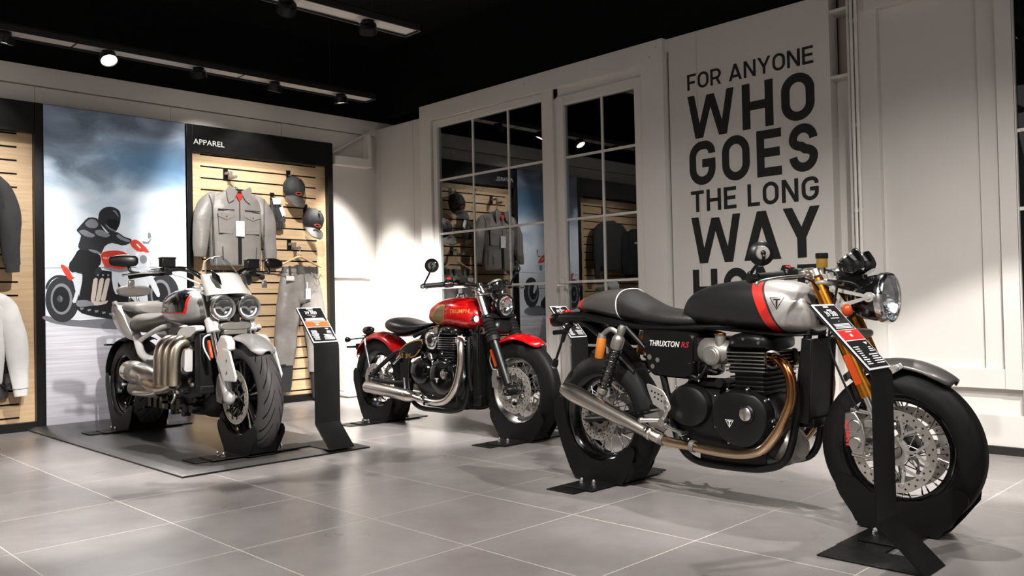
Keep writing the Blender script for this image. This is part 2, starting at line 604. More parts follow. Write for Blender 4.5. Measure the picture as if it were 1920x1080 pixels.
def tag(o, label, cat, group=None):
    o['label'] = label; o['category'] = cat
    if group:
        o['group'] = group
    return o
def struct(o):
    o['kind'] = 'structure'
    return o
def thing(name, label, cat, loc=(0, 0, 0), rz=0.0, group=None):
    o = bpy.data.objects.new(name, None)
    COL.objects.link(o)
    o.empty_display_size = 0.1
    o.location = loc
    o.rotation_euler = (0, 0, rz)
    return tag(o, label, cat, group)

def copy_tree(o, parent=None):
    c = o.copy(); COL.objects.link(c)
    c.parent = parent
    for ch in list(o.children):
        copy_tree(ch, c)
    return c

XZ = lambda y: (lambda u, v: (u, y, v))

# flat lettering as plain meshes (built-in font)
def text_mesh(txt, size=1.0, ext=0.0, shear=0.0, space=1.0, bold=0.0):
    c = bpy.data.curves.new('lettering', 'FONT')
    c.body = txt; c.size = size; c.extrude = ext; c.shear = shear; c.space_character = space
    c.resolution_u = 3; c.offset = bold
    o = bpy.data.objects.new('lettering', c)
    COL.objects.link(o)
    dg = bpy.context.evaluated_depsgraph_get()
    me = bpy.data.meshes.new_from_object(o.evaluated_get(dg))
    COL.objects.unlink(o)
    bpy.data.objects.remove(o)
    return me
def text_on(mb, txt, fn, width=None, height=None, m=0, shear=0.0, bold=0.0, th=0.0008, nrm=(0, -1, 0), proj=None):
    """lay lettering into mb; fn maps (u,v) in 0..width, 0..height to 3D"""
    me = text_mesh(txt, 1.0, 0.0, shear, 1.0 + bold, bold)
    xs = [v.co.x for v in me.vertices]; ys = [v.co.y for v in me.vertices]
    x0, x1, y0, y1 = min(xs), max(xs), min(ys), max(ys)
    sx = width / (x1 - x0); sy = (height / (y1 - y0)) if height else sx
    pts = [Vector(fn((v.co.x - x0) * sx, (v.co.y - y0) * sy)) for v in me.vertices]
    if proj:
        pts = [proj(p) for p in pts]
    mb.add(pts, [tuple(p.vertices) for p in me.polygons], m)
    bpy.data.meshes.remove(me)

def projector(ob_mesh, off=0.0012, d=(0, 1, 0)):
    """drop points onto a part along d, standing off by off"""
    bm = bmesh.new(); bm.from_mesh(ob_mesh)
    t = BVHTree.FromBMesh(bm)
    bm.free()
    d = Vector(d)
    def f(p):
        o = Vector(p) - d * (Vector(p).dot(d)) - d * 2.0
        h = t.ray_cast(o, d)
        if h[0] is None:
            q = t.find_nearest(p)
            return q[0] - d * off
        nn = h[1] if h[1].dot(d) < 0 else -h[1]
        return h[0] + nn * off
    return f
def decal(mb, poly, proj, y=-0.5, m=0, res=0.012):
    """fill polygon (x,z) finely and project it onto a surface"""
    bm = bmesh.new()
    vs = [bm.verts.new((p[0], y, p[1])) for p in poly]
    bm.faces.new(vs)
    for _ in range(40):
        es = [e for e in bm.edges if e.calc_length() > res * 1.5]
        if not es:
            break
        bmesh.ops.triangulate(bm, faces=bm.faces[:])
        es = [e for e in bm.edges if e.calc_length() > res * 1.5]
        bmesh.ops.subdivide_edges(bm, edges=es, cuts=1)
    bmesh.ops.triangulate(bm, faces=bm.faces[:])
    bm.verts.index_update()
    mb.add([proj(v.co) for v in bm.verts], [tuple(v.index for v in f.verts) for f in bm.faces], m)
    bm.free()
def ribbon2d(pts, t, closed=False):
    """mitred band around a 2D path -> outer and inner lists"""
    P = [Vector(p) for p in pts]
    P = [p for i, p in enumerate(P) if i == 0 or (p - P[i - 1]).length > 1e-5]
    if closed and (P[0] - P[-1]).length < 1e-5:
        P.pop()
    N = len(P); L = []; R = []
    for i in range(N):
        a = P[i] - P[i - 1] if (closed or i > 0) else P[1] - P[0]
        b = P[(i + 1) % N] - P[i] if (closed or i < N - 1) else P[-1] - P[-2]
        a.normalize(); b.normalize()
        n1 = Vector((-a.y, a.x)); n2 = Vector((-b.y, b.x))
        n = n1 + n2
        if n.length < 1e-5:
            n = n1
        n.normalize()
        k = t / 2 / max(0.4, n.dot(n1))
        L.append(P[i] + n * k); R.append(P[i] - n * k)
    return L, R
def band(mb, pts, t, fn, d, m=0, closed=False):
    L, R = ribbon2d(pts, t, closed)
    d = Vector(d)
    N = len(L)
    rs = []
    for i in range(N):
        a = Vector(fn(*L[i])); b = Vector(fn(*R[i]))
        rs.append([a, b, b + d, a + d])
    mb.rings(rs, m, cap=not closed, closed=closed)
def arc2(cx, cy, rx, ry, a0, a1, n=8):
    return [(cx + rx * math.cos(math.radians(a0 + (a1 - a0) * i / n)), cy + ry * math.sin(math.radians(a0 + (a1 - a0) * i / n))) for i in range(n + 1)]
def rrect(x0, y0, x1, y1, r, n=5):
    return arc2(x1 - r, y1 - r, r, r, 0, 90, n) + arc2(x0 + r, y1 - r, r, r, 90, 180, n) + arc2(x0 + r, y0 + r, r, r, 180, 270, n) + arc2(x1 - r, y0 + r, r, r, 270, 360, n)
# ------------------------------------------------------------------ the room
WX, WY = 5.22, 7.25      # right wall face, back wall face
TOP = 2.815
mb = MB(); mb.b2((-5, -5, -0.12), (5.6, 7.6, 0)); struct(mb.build('floor', 'floor_tile'))
mb = MB(); mb.b2((-5, -5, 3.55), (5.6, 7.6, 3.65)); struct(mb.build('ceiling', 'black_paint'))
# back wall
mb = MB()
mb.b2((-5, WY, 0), (WX + .3, WY + .12, 2.655))
mb.b2((-5, WY - .012, 2.665), (WX + .3, WY + .12, TOP))
mb.b2((-5, WY + .02, 2.65), (WX + .3, WY + .12, 2.67), 1)
for x in (0.95, 2.017, 3.08, 4.145):
    mb.b2((x - .003, WY - .0015, 2.5), (x + .003, WY + .01, 2.655), 1)
mb.b2((-5, WY + .04, TOP), (WX + .3, WY + .12, 3.56), 2)
struct(mb.build('wall_back', ['wall_paint', 'wall_beige', 'black_paint']))
mb = MB(); mb.b2((4.66, WY - .02, 0.0), (WX, WY + .01, 0.045)); mb.b2((-5, WY - .02, 0), (0.5, WY + .01, 0.045)); struct(mb.build('baseboard_back', 'baseboard'))
# left and front walls of the shop, out of sight behind the camera
mb = MB(); mb.b2((-5.1, -5, 0), (-5, 7.6, 3.6)); struct(mb.build('wall_left', 'wall_far'))
mb = MB(); mb.b2((-5, -5.1, 0), (5.6, -5, 3.6)); struct(mb.build('wall_front', 'wall_far'))
# right wall, in panels round the glazed opening
mb = MB()
mb.b2((WX, 6.43, 0), (WX + .14, 7.4, TOP - .09))
mb.b2((WX, 2.365, 0), (WX + .14, 3.57, TOP))
for y in (7.15, 6.60):
    mb.b2((WX - .001, y - .003, 0.05), (WX + .01, y + .003, TOP - .09), 1)
for y in (3.33,):
    mb.b2((WX - .001, y - .002, 0.05), (WX + .01, y + .002, TOP), 1)
mb.b2((WX, 3.57, 2.72), (WX + .14, 6.43, TOP))
mb.b2((WX + .10, 2.19, 0), (WX + .2, 2.365, 2.29))           # recessed service channel
mb.b2((WX + .16, 2.19, 2.29), (WX + .2, 2.365, 3.0), 1)
mb.b2((WX + .01, 2.235, 2.27), (WX + .16, 2.36, 2.29))
mb.b2((WX + .01, 2.235, 2.69), (WX + .16, 2.36, 2.71))
mb.b2((WX, 2.225, 0.05), (WX + .12, 2.242, 3.0))
mb.b2((WX, 2.352, 0.05), (WX + .12, 2.368, 3.0))
mb.b2((WX + .005, 2.06, 0.05), (WX + .14, 2.19, TOP))
mb.b2((WX + .005, 2.06, TOP), (WX + .14, 2.19, 3.0))
mb.b2((WX + .05, 1.2, 0.2), (WX + .14, 2.06, TOP + .2))       # sunk panel
mb.b2((WX - .02, 1.5, 2.645), (WX + .1, 2.125, TOP + .2))
mb.b2((WX + .03, 1.418, 0.46), (WX + .1, 1.515, TOP + .2))
mb.b2((WX - .0, 1.328, 0.36), (WX + .1, 1.412, TOP + .2))
mb.b2((WX + .004, 1.322, 0.36), (WX + .1, 2.06, 0.47))
mb.b2((WX - .005, 1.0, 0.045), (WX + .1, 2.06, 0.215))
mb.b2((WX + .06, 0.2, 0.2), (WX + .1, 2.06, 0.4), 1)
mb.b2((WX + .03, -5, TOP), (WX + .12, 7.4, 3.56), 2)
mb.b2((WX, -5, 0), (WX + .14, 0.3, TOP))
struct(mb.build('wall_right', ['wall_paint', 'wall_beige', 'black_paint'], bevel=.0015))
mb = MB(); mb.b2((WX - .02, 0.0, 0), (WX + .01, 3.62, 0.045)); mb.b2((WX - .02, 6.43, 0), (WX + .01, WY, 0.045)); struct(mb.build('baseboard_right', 'baseboard'))
# black box added behind the glass, standing for the night
mb = MB()
mb.b2((WX + 1.2, 0, 0), (WX + 1.25, 7.4, 3.2)); mb.b2((WX + .14, 0, 0), (WX + 1.25, .05, 3.2)); mb.b2((WX + .14, 7.35, 0), (WX + 1.25, 7.4, 3.2)); mb.b2((WX + .14, 0, -.1), (WX + 1.25, 7.4, -.05)); mb.b2((WX + .14, 0, 3.2), (WX + 1.25, 7.4, 3.25))
struct(mb.build('night_box', 'night'))
# big white frame with window and door
mb = MB()
mb.b2((WX - .055, 3.585, 2.655), (WX + .02, 6.426, TOP))
mb.b2((WX - .055, 6.262, 0), (WX + .02, 6.426, 2.655))
mb.b2((WX - .055, 3.585, 0), (WX + .02, 3.785, 2.655))
mb.b2((WX - .046, 4.69, 0), (WX + .05, 4.79, 2.67))
mb.b2((WX - .028, 4.645, 0), (WX + .05, 4.71, 2.655)); mb.b2((WX - .028, 3.77, 2.572), (WX + .05, 4.71, 2.665)); mb.b2((WX - .022, 4.75, 2.635), (WX + .05, 6.27, 2.665)); mb.b2((WX - .022, 6.248, 0), (WX + .05, 6.27, 2.66)); mb.b2((WX - .022, 3.765, 0), (WX + .05, 3.79, 2.66))
for y, z in ((6.38, 2.76), (5.0, 2.76), (3.70, 2.70), (3.64, 2.76)):
    mb.cyl((WX - .057, y, z), (WX - .054, y, z), .006, n=8, m=1)
struct(mb.build('trim_frame', ['frame_white', 'dull_alloy'], bevel=.004))
wi = struct(bpy.data.objects.new('window_1', None)); COL.objects.link(wi); wi.location = (WX, 5.5, 1.3)
def local(mb, o):
    mb.v = [(a - o.location.x, b - o.location.y, c - o.location.z) for a, b, c in mb.v]
    return mb
def glazed(name, root, y0, y1, z0, z1, ys, zs, fw, x, gm='window_glass'):
    m = MB()
    m.b2((x - .03, y0 - fw, z0 - .12), (x + .03, y0, z1 + fw)); m.b2((x - .03, y1, z0 - .12), (x + .03, y1 + fw, z1 + fw))
    m.b2((x - .03, y0, z1), (x + .03, y1, z1 + fw)); m.b2((x - .03, y0, z0 - .12), (x + .03, y1, z0))
    local(m, root).build(name + '_frame', 'frame_white', root, bevel=.004)
    m = MB(); m.b2((x - .004, y0, z0), (x + .004, y1, z1)); local(m, root).build('glass_pane', gm, root)
    m = MB()
    for y in ys:
        m.b2((x - .009, y - .0085, z0), (x + .009, y + .0085, z1))
    for z in zs:
        m.b2((x - .0095, y0, z - .0095), (x + .0095, y1, z + .0095))
    local(m, root).build('glazing_bars', 'frame_white', root)
glazed('window', wi, 4.826, 6.192, 0.16, 2.585, (5.71, 5.25), (2.077, 1.566, 1.055, 0.545), .062, WX - .005)
do = struct(bpy.data.objects.new('door_1', None)); COL.objects.link(do); do.location = (WX, 4.2, 0)
glazed('door', do, 3.86, 4.578, 0.16, 2.503, (4.193,), (2.073, 1.564, 1.055, 0.545), .078, WX - .012)
m = MB(); m.b2((WX - .052, 4.60, .86), (WX - .040, 4.64, 1.09)); local(m, do).build('door_lock_plate', 'aluminium', do, bevel=.003)
m = MB(); m.tube([(WX - .05, 4.62, 1.035), (WX - .095, 4.62, 1.035), (WX - .10, 4.605, 1.035), (WX - .10, 4.50, 1.03)], .010, 10); m.cyl((WX - .056, 4.62, .92), (WX - .05, 4.62, .92), .009, n=12)
local(m, do).build('door_handle', 'aluminium', do)
# dark glazing at the far right edge
w2 = struct(bpy.data.objects.new('window_2', None)); COL.objects.link(w2); w2.location = (WX, 0.8, 1.3)
glazed('window', w2, 0.36, 1.32, 0.24, 2.75, (0.85,), (1.78, 1.35), .006, WX + .03, 'dark_glass')

# two white conduit pipes in the channel, with clips
for y in (2.205, 2.178):
    m = MB(); m.cyl((WX - .012, y, .05), (WX - .012, y, 2.98), .0105, n=12)
    for z in (1.95, 1.42, .8, 2.6):
        m.cyl((WX - .012, y, z - .012), (WX - .012, y, z + .012), .0128, n=12)
        m.b2((WX - .012, y - .006, z - .008), (WX + .012, y + .006, z + .008))
    o = m.build('conduit_pipe', 'frame_white')
    tag(o, 'white vertical conduit pipe right of the slogan, ' + ('nearer the slogan' if y > 2.19 else 'nearer the right panel'), 'pipe', 'conduit pipes')
m = MB(); m.cyl((4.69, WY - .03, 2.43), (5.15, WY - .03, 2.705), .011, n=12); m.cyl((5.08, WY - .03, 2.655), (5.08, WY - .005, 2.655), .012, n=10)
tag(m.build('conduit_pipe', 'frame_white'), 'thin white pipe running diagonally up the back wall into the corner', 'pipe')
m = MB(); m.b2((4.68, WY - .10, 2.31), (5.08, WY - .0, 2.40)); m.b2((5.075, WY - .10, 2.31), (5.115, WY - .0, 2.66))
tag(m.build('cable_trunking', 'frame_white', bevel=.004), 'white angled cable trunking high on the back wall by the corner', 'trunking')
m = MB(); m.b2((4.665, WY - .04, 1.182), (5.03, WY - .001, 1.253)); m.b2((5.03, WY - .045, 1.178), (5.113, WY - .001, 1.257))
tag(m.build('wall_trunking', 'frame_white', bevel=.006), 'short white horizontal trunking on the back wall right of the clothes display', 'trunking')
m = MB(); m.b2((4.70, WY - .16, 0.05), (5.19, WY - .001, 0.50)); m.b2((4.70, WY - .22, 0.005), (5.19, WY - .001, 0.06))
tag(m.build('low_cabinet', 'frame_white', bevel=.02), 'low white boxed unit at the foot of the back wall in the corner', 'cabinet')

# ------------------------------------------------------------------ slogan
def letter(ch, w, t):
    """strokes of a plain bold capital of height 1: list of (kind, points)"""
    h = t / 2
    r = min(w * .5 - h, .34)
    out = []
    st = lambda *p: out.append(('s', list(p), False))
    def para(x0, x1, z0=0.0, z1=1.0, k=1.06):
        tt = t * k
        out.append(('p', [(x0, z0), (x0 + tt, z0), (x1 + tt, z1), (x1, z1)], False))
    tt = t * 1.06
    if ch == 'F':
        st((h, 0), (h, 1)); st((h, 1 - h), (w, 1 - h)); st((h, .47), (w * .88, .47))
    elif ch == 'E':
        st((h, 0), (h, 1)); st((h, 1 - h), (w, 1 - h)); st((h, .51), (w * .93, .51)); st((h, h), (w, h))
    elif ch == 'L':
        st((h, 0), (h, 1)); st((h, h), (w, h))
    elif ch == 'T':
        st((w / 2, 0), (w / 2, 1)); st((0, 1 - h), (w, 1 - h))
    elif ch == 'H':
        st((h, 0), (h, 1)); st((w - h, 0), (w - h, 1)); st((h, .5), (w - h, .5))
    elif ch == 'O':
        out.append(('s', rrect(h, h, w - h, 1 - h, r, 8), True))
    elif ch == 'R':
        st((h, 0), (h, 1))
        b = .42; rr = (1 - h - b) / 2
        out.append(('s', [(h, 1 - h)] + arc2(w - h - rr, b + rr, rr, rr, 90, -90, 10) + [(h, b)], False))
        para(w - tt, w * .46, 0, b + h * .4)
    elif ch == 'A':
        para(0, w / 2 - tt / 2); para(w - tt, w / 2 - tt / 2); st((w * .2, .26), (w * .8, .26))
    elif ch == 'N':
        st((h, 0), (h, 1)); st((w - h, 0), (w - h, 1)); para(w - tt * 1.05, 0, 0, 1, 1.1)
    elif ch == 'Y':
        para(w / 2 - tt / 2, 0, .40, 1); para(w / 2 - tt / 2, w - tt, .40, 1); st((w / 2, 0), (w / 2, .44))
    elif ch == 'W':
        q = w * .25
        para(q - tt * .55, 0, 0, 1, .95); para(q - tt * .45, w * .5 - tt * .5, 0, .96, .95)
        para(w - q - tt * .5, w * .5 - tt * .45, 0, .96, .95); para(w - q - tt * .4, w - tt * .95, 0, 1, .95)
    elif ch == 'M':
        st((h, 0), (h, 1)); st((w - h, 0), (w - h, 1)); para(w / 2 - tt / 2, 0, .3, 1); para(w / 2 - tt / 2, w - tt, .3, 1)
    elif ch == 'G':
        p = [(w - h, .70)] + arc2(w - h - .19, 1 - h - .19, .19, .19, 0, 90, 8) + arc2(h + r, 1 - h - r, r, r, 90, 180, 8) + arc2(h + r, h + r, r, r, 180, 270, 8) + arc2(w - h - r, h + r, r, r, 270, 360, 8) + [(w - h, .49)]
        out.append(('s', p, False)); st((w * .50, .49), (w, .49))
    elif ch == 'S':
        a = w - h; ra = min(.235, w * .4)
        p = arc2(a - ra, 1 - h - ra, ra, ra, 4, 90, 8) + arc2(h + ra, 1 - h - ra, ra, ra, 90, 180, 7) + arc2(h + ra, 1 - h - ra, ra, 1 - h - ra - .53, 180, 262, 6) + arc2(a - ra, h + ra, ra, .47 - h - ra, 82, 0, 6) + arc2(a - ra, h + ra, ra, ra, 0, -90, 7) + arc2(h + ra, h + ra, ra, ra, 270, 184, 8)
        out.append(('s', p, False))
    return out
WID = dict(F=.60, O=.74, R=.70, A=.84, N=.74, Y=.78, E=.62, W=1.22, H=.74, G=.74, S=.68, T=.68, L=.58, M=.92)
def slogan_line(mb, txt, y0, y1, z0, z1, t, gap=.11, spc=.26):
    tot = sum(spc if c == ' ' else WID[c] for c in txt) + gap * (len(txt) - 1)
    k = (y0 - y1) / tot; hz = z1 - z0
    x = 0.0; nst = 0
    for c in txt:
        if c == ' ':
            x += spc + gap
            continue
        for kind, pts, cl in letter(c, WID[c], t):
            nst = (nst + 1) % 5
            fn = lambda u, v, X=x, E=nst * .00025: (WX - .0030 - E, y0 - (u + X) * k, z0 + v * hz)
            if kind == 's':
                band(mb, pts, t, fn, (.0030, 0, 0), closed=cl)
            else:
                mb.prism(pts, fn, (.0030, 0, 0))
        x += WID[c] + gap
mb = MB()
slogan_line(mb, 'FOR ANYONE', 3.410, 2.460, 2.398, 2.512, .150, .13)
slogan_line(mb, 'WHO', 3.412, 2.458, 2.042, 2.354, .190, .19)
slogan_line(mb, 'GOES', 3.408, 2.446, 1.706, 2.018, .190, .19)
slogan_line(mb, 'THE LONG', 3.402, 2.447, 1.516, 1.668, .165, .15)
slogan_line(mb, 'WAY', 3.404, 2.444, 1.148, 1.478, .190, .06)
slogan_line(mb, 'HOME', 3.402, 2.440, 0.805, 1.105, .190, .19)
tag(mb.build('wall_slogan', 'slogan_black'), 'large black lettering FOR ANYONE WHO GOES THE LONG WAY HOME on the right wall', 'lettering')

# ------------------------------------------------------------------ rails and lamps
def rail(y, x0, x1, label):
    t = thing('light_rail', label, 'light rail', ((x0 + x1) / 2, y, RAILZ), 0, 'suspended light rails')
    L = (x1 - x0) / 2
    m = MB()
    m.b2((-L, -.098, -.004), (L, -.086, .045)); m.b2((-L, .086, -.004), (L, .098, .045)); m.b2((-L, -.098, -.004), (-L + .012, .098, .045)); m.b2((L - .012, -.098, -.004), (L, .098, .045)); m.b2((-L, -.098, .04), (L, .098, .05))
    m.build('rail_body', 'rail_body', t)
    m = MB(); m.b2((-L + .012, -.086, .012), (L - .012, .086, .02))
    for k in range(1, int(2 * L / 1.35) + 1):
        m.b2((L - k * 1.35 - .006, -.086, .009), (L - k * 1.35 + .006, .086, .013), 1)
    m.build('rail_tray', ['rail_tray', 'rail_body'], t)
    for s in (-.8, .8):
        m = MB(); m.cyl((s * L, 0, .05), (s * L, 0, .65), .002, n=6); m.build('hanging_wire', 'rail_body', t)
rail(6.80, 0.2, 4.87, 'suspended light rail in front of the back wall')
rail(4.91, 0.2, 3.91, 'suspended light rail at the top of the picture, ending left of the window')
rail(1.80, -1.0, 4.3, 'suspended light rail over the middle of the shop, above the picture')
names = {(1.70, 6.80): 'black spot head at the far left end of the rail by the back wall', (2.41, 6.80): 'bright lit spot head above the poster', (3.13, 6.80): 'dark spot head between the two lit heads of the back rail',
         (3.83, 6.80): 'lit spot head above the APPAREL display', (4.52, 6.80): 'dark spot head near the right end of the back rail', (2.86, 4.91): 'lit spot head cut by the top edge of the picture', (3.50, 4.91): 'dark spot head near the end of the front rail at the top'}
def spot_head(x, y, aim, label):
    t = thing('spot_lamp', label, 'spotlight', (x, y, RAILZ - .004), 0, 'spot heads on the rails')
    d = (Vector(aim) - Vector((x, y, RAILZ))).normalized()
    m = MB(); m.lathe([(.0, .03), (.085, .03), (.09, .018), (.082, .012), (.0, .012)], (0, 0, 0), (0, 0, 1), 28); m.build('trim_ring', 'rail_tray', t)
    m = MB()
    m.cyl((0, 0, .02), (0, 0, -.02), .045, n=24)
    c = Vector((0, 0, -.045))
    m.lathe([(0.0, -.04), (.050, -.04), (.062, -.03), (.066, .026), (.060, .026), (.058, .012), (0.0, .012)], c, d, 28)
    m.build('lamp_housing', 'satin_black', t)
    m = MB(); m.lathe([(0, .018), (.057, .018), (.057, .013), (0, .013)], c, d, 24); m.build('lamp_lens', 'lamp_glow', t)
for i, (lx, ly, aim, pw, an, bl) in enumerate(LAMPS):
    if ly < 1:
        continue    # heads behind the camera, never in view
    spot_head(lx, ly, aim, names.get((lx, ly), 'spot head outside the picture, ' + ('second' if ly > 4 else 'third' if ly > 1 else 'fourth') + ' rail, lighting ' + ('the left display', 'the silver motorcycle', 'the middle of the floor', 'the red motorcycle, added as fill', 'the near motorcycle, added as fill', 'the front floor', 'the near engine', 'the right wall foot', 'the window')[i % 9]))
# ------------------------------------------------------------------ motorcycle building blocks (x forward, y left, z up; the right side faces the camera)
def tyre_mesh(R, Wd, rr, tread, n=72, k=20):
    """tyre of outer radius R, width Wd, rim radius rr, with u/v for the tread"""
    mb = MB(); rs = []; prof = []
    for j in range(k + 1):
        a = -1.0 + 2.0 * j / k
        y = Wd / 2 * math.copysign(min(1.0, abs(a) ** .72 * 1.02), a)
        if abs(a) > .8:
            q = (abs(a) - .8) / .2
            y = math.copysign(Wd / 2 * (1.0 - .16 * q * q), a)
        drop = (R - rr) * (abs(a) ** 3.0)
        prof.append((R - drop, y))
    for i in range(n + 1):
        t = 2 * PI * i / n
        rs.append([(r * math.cos(t), y, r * math.sin(t)) for r, y in prof])
    o = mb.add([p for r in rs for p in r], [])
    uv = []
    K = k + 1
    for i in range(n):
        for j in range(k):
            mb.f.append((i * K + j, i * K + j + 1, (i + 1) * K + j + 1, (i + 1) * K + j)); mb.m.append(0)
            uv.append([(i / n, j / k), (i / n, (j + 1) / k), ((i + 1) / n, (j + 1) / k), ((i + 1) / n, j / k)])
    me = bpy.data.meshes.new('tyre')
    me.from_pydata(mb.v, [], mb.f)
    me.materials.append(MATS[tread])
    lay = me.uv_layers.new(name='UVMap')
    q = 0
    for p, u in zip(me.polygons, uv):
        for li, c in zip(p.loop_indices, u):
            lay.data[li].uv = c
    bm = bmesh.new(); bm.from_mesh(me)
    bmesh.ops.remove_doubles(bm, verts=bm.verts, dist=1e-5)
    bmesh.ops.recalc_face_normals(bm, faces=bm.faces)
    bm.to_mesh(me); bm.free()
    me.polygons.foreach_set('use_smooth', [True] * len(me.polygons))
    return me

def put(me, name, parent, loc=(0, 0, 0), rot=(0, 0, 0)):
    o = bpy.data.objects.new(name, me); COL.objects.link(o); o.parent = parent; o.location = loc; o.rotation_euler = rot
    return o

def disc_mesh(r, ri, y, style='round', holes=22, mcar='satin_black', arms=6):
    mb = MB()
    n = 66
    rs = []
    for k in range(n):
        t = 2 * PI * k / n
        ro = r * (1 + (.018 * math.sin(t * 11) if style == 'wave' else 0))
        c, s = math.cos(t), math.sin(t)
        rs.append([(ri * c, y - .0025, ri * s), (ro * c, y - .0025, ro * s), (ro * c, y + .0025, ro * s), (ri * c, y + .0025, ri * s)])
    mb.rings(rs, 0, closed=True)
    for k in range(holes):
        for rad, off in ((ri + (r - ri) * .28, 0), (ri + (r - ri) * .68, .5)):
            t = 2 * PI * (k + off) / holes
            p = V(rad * math.cos(t), y, rad * math.sin(t))
            mb.cyl(p + V(0, -.0031, 0), p + V(0, .0031, 0), .0042, n=8, m=1)
    for k in range(arms):
        t = 2 * PI * k / arms
        rn = .045 + (ri - .045) * .42
        nd = V(rn * math.cos(t), y, rn * math.sin(t))
        mb.bar(V(.045 * math.cos(t), y * .9, .045 * math.sin(t)), nd, .012, .006, 2, (0, 1, 0))
        for dt in (.3, -.3):
            b = V((ri + .012) * math.cos(t + dt), y, (ri + .012) * math.sin(t + dt))
            mb.bar(nd, b, .010, .006, 2, (0, 1, 0))
        for dt in (.3, -.3):
            p = V((ri + .008) * math.cos(t + dt), y, (ri + .008) * math.sin(t + dt))
            mb.cyl(p + V(0, -.006, 0), p + V(0, .006, 0), .0085, n=10, m=2)
    rs = []
    for k in range(40):
        t = 2 * PI * k / 40
        c, s = math.cos(t), math.sin(t)
        rs.append([(.03 * c, y * .9 - .003, .03 * s), (.055 * c, y * .9 - .003, .055 * s), (.055 * c, y * .9 + .003, .055 * s), (.03 * c, y * .9 + .003, .03 * s)])
    mb.rings(rs, 2, closed=True)
    return mb.mesh('brake_disc', ['disc_steel', 'card_black', mcar])

def wheel(bike, name, x, z, R, Wd, rr, tread, rim_m, kind='spoke', nspoke=32, spoke_m='chrome', discs=(), disc_style='round', dr=.155, dri=.112, carr='dull_alloy', hub_m='satin_black', sprocket=False):
    """spinning wheel: rim and hub with tyre, spokes and discs as its pieces"""
    mb = MB()
    hw = Wd * .40
    prof = [(rr + .012, -hw), (rr + .012, -hw + .008), (rr - .006, -hw + .016), (rr - .022, -hw * .45), (rr - .024, 0), (rr - .022, hw * .45), (rr - .006, hw - .016), (rr + .012, hw - .008), (rr + .012, hw), (rr + .004, hw - .002), (rr - .012, hw - .010), (rr - .034, hw * .45), (rr - .036, 0), (rr - .034, -hw * .45), (rr - .012, -hw + .010), (rr + .004, -hw + .002)]
    n = 72
    mb.rings([[(p[0] * math.cos(2 * PI * k / n), p[1], p[0] * math.sin(2 * PI * k / n)) for p in prof] for k in range(n)], 0, closed=True)
    hr = .030 if kind == 'spoke' else .05
    mb.lathe([(.012, -.075), (.022, -.07), (hr, -.062), (hr + .014, -.052), (hr + .014, -.044), (hr, -.036), (hr, .036), (hr + .014, .044), (hr + .014, .052), (hr, .062), (.022, .07), (.012, .075)], (0, 0, 0), (0, 1, 0), 28, 1, cap=True)
    if kind == 'cast':
        for k in range(5):
            t = 2 * PI * (k + .25) / 5
            for dt in (-.11, .11):
                for sgn in (-1, 1):
                    a = V(.048 * math.cos(t + dt * 1.6), sgn * .022, .048 * math.sin(t + dt * 1.6)); b = V((rr - .02) * math.cos(t + dt * 1.25), sgn * .035, (rr - .02) * math.sin(t + dt * 1.25))
                    mb.bar(a, b, .020, .014, 1, (0, 1, 0))
                a = V(.048 * math.cos(t + dt * 1.6), -.031, .048 * math.sin(t + dt * 1.6)); b = V((rr - .02) * math.cos(t + dt * 1.25), -.0435, (rr - .02) * math.sin(t + dt * 1.25))
                mb.bar(a, b, .007, .003, 2, (0, 1, 0))
        rs = []
        for k in range(n):
            t = 2 * PI * k / n
            c, s = math.cos(t), math.sin(t)
            rs.append([((rr + .010) * c, -hw - .0015, (rr + .010) * s), ((rr + .015) * c, -hw - .0015, (rr + .015) * s), ((rr + .015) * c, -hw + .003, (rr + .015) * s), ((rr + .010) * c, -hw + .003, (rr + .010) * s)])
        mb.rings(rs, 2, closed=True)
    o = mb.build(name, [rim_m, hub_m, 'polished'], bike)
    o.location = (x, 0, z)
    put(tyre_mesh(R, Wd, rr, tread), 'tyre', o)
    if kind == 'spoke':
        sm = {}
        for sgn in (-1, 1):
            for ln in (-1, 1):
                m = MB()
                a = V(.046 * math.cos(ln * -.75), sgn * .047, .046 * math.sin(ln * -.75))
                b = V((rr - .03) * 1.0, sgn * .010, 0)
                m.cyl(a, b, .0021, n=6); m.cyl(b - (b - a).normalized() * .02, b, .0034, n=6)
                sm[(sgn, ln)] = m.mesh('spoke', spoke_m)
        for k in range(nspoke):
            key = (-1 if k % 2 else 1, -1 if (k // 2) % 2 else 1)
            put(sm[key], 'spoke', o, (0, 0, 0), (0, -2 * PI * k / nspoke, 0))
    for y in discs:
        put(disc_mesh(dr, dri, y, disc_style, mcar=carr), 'brake_disc', o)
    if sprocket:
        m = MB(); rs = []
        for k in range(84):
            t = 2 * PI * k / 84
            ro = .106 + (.005 if k % 2 else -.003)
            c, s = math.cos(t), math.sin(t)
            rs.append([(.07 * c, .078, .07 * s), (ro * c, .078, ro * s), (ro * c, .084, ro * s), (.07 * c, .084, .07 * s)])
        m.rings(rs, 0, closed=True)
        m.build('sprocket', 'dull_alloy', o)
    m = MB(); m.cyl((0, -.115, 0), (0, .115, 0), .010, n=14); m.lathe([(.0, -.125), (.013, -.122), (.016, -.116), (.016, -.106), (.0, -.104)], (0, 0, 0), (0, 1, 0), 14)
    m.build('axle', 'dull_alloy', o)
    return o

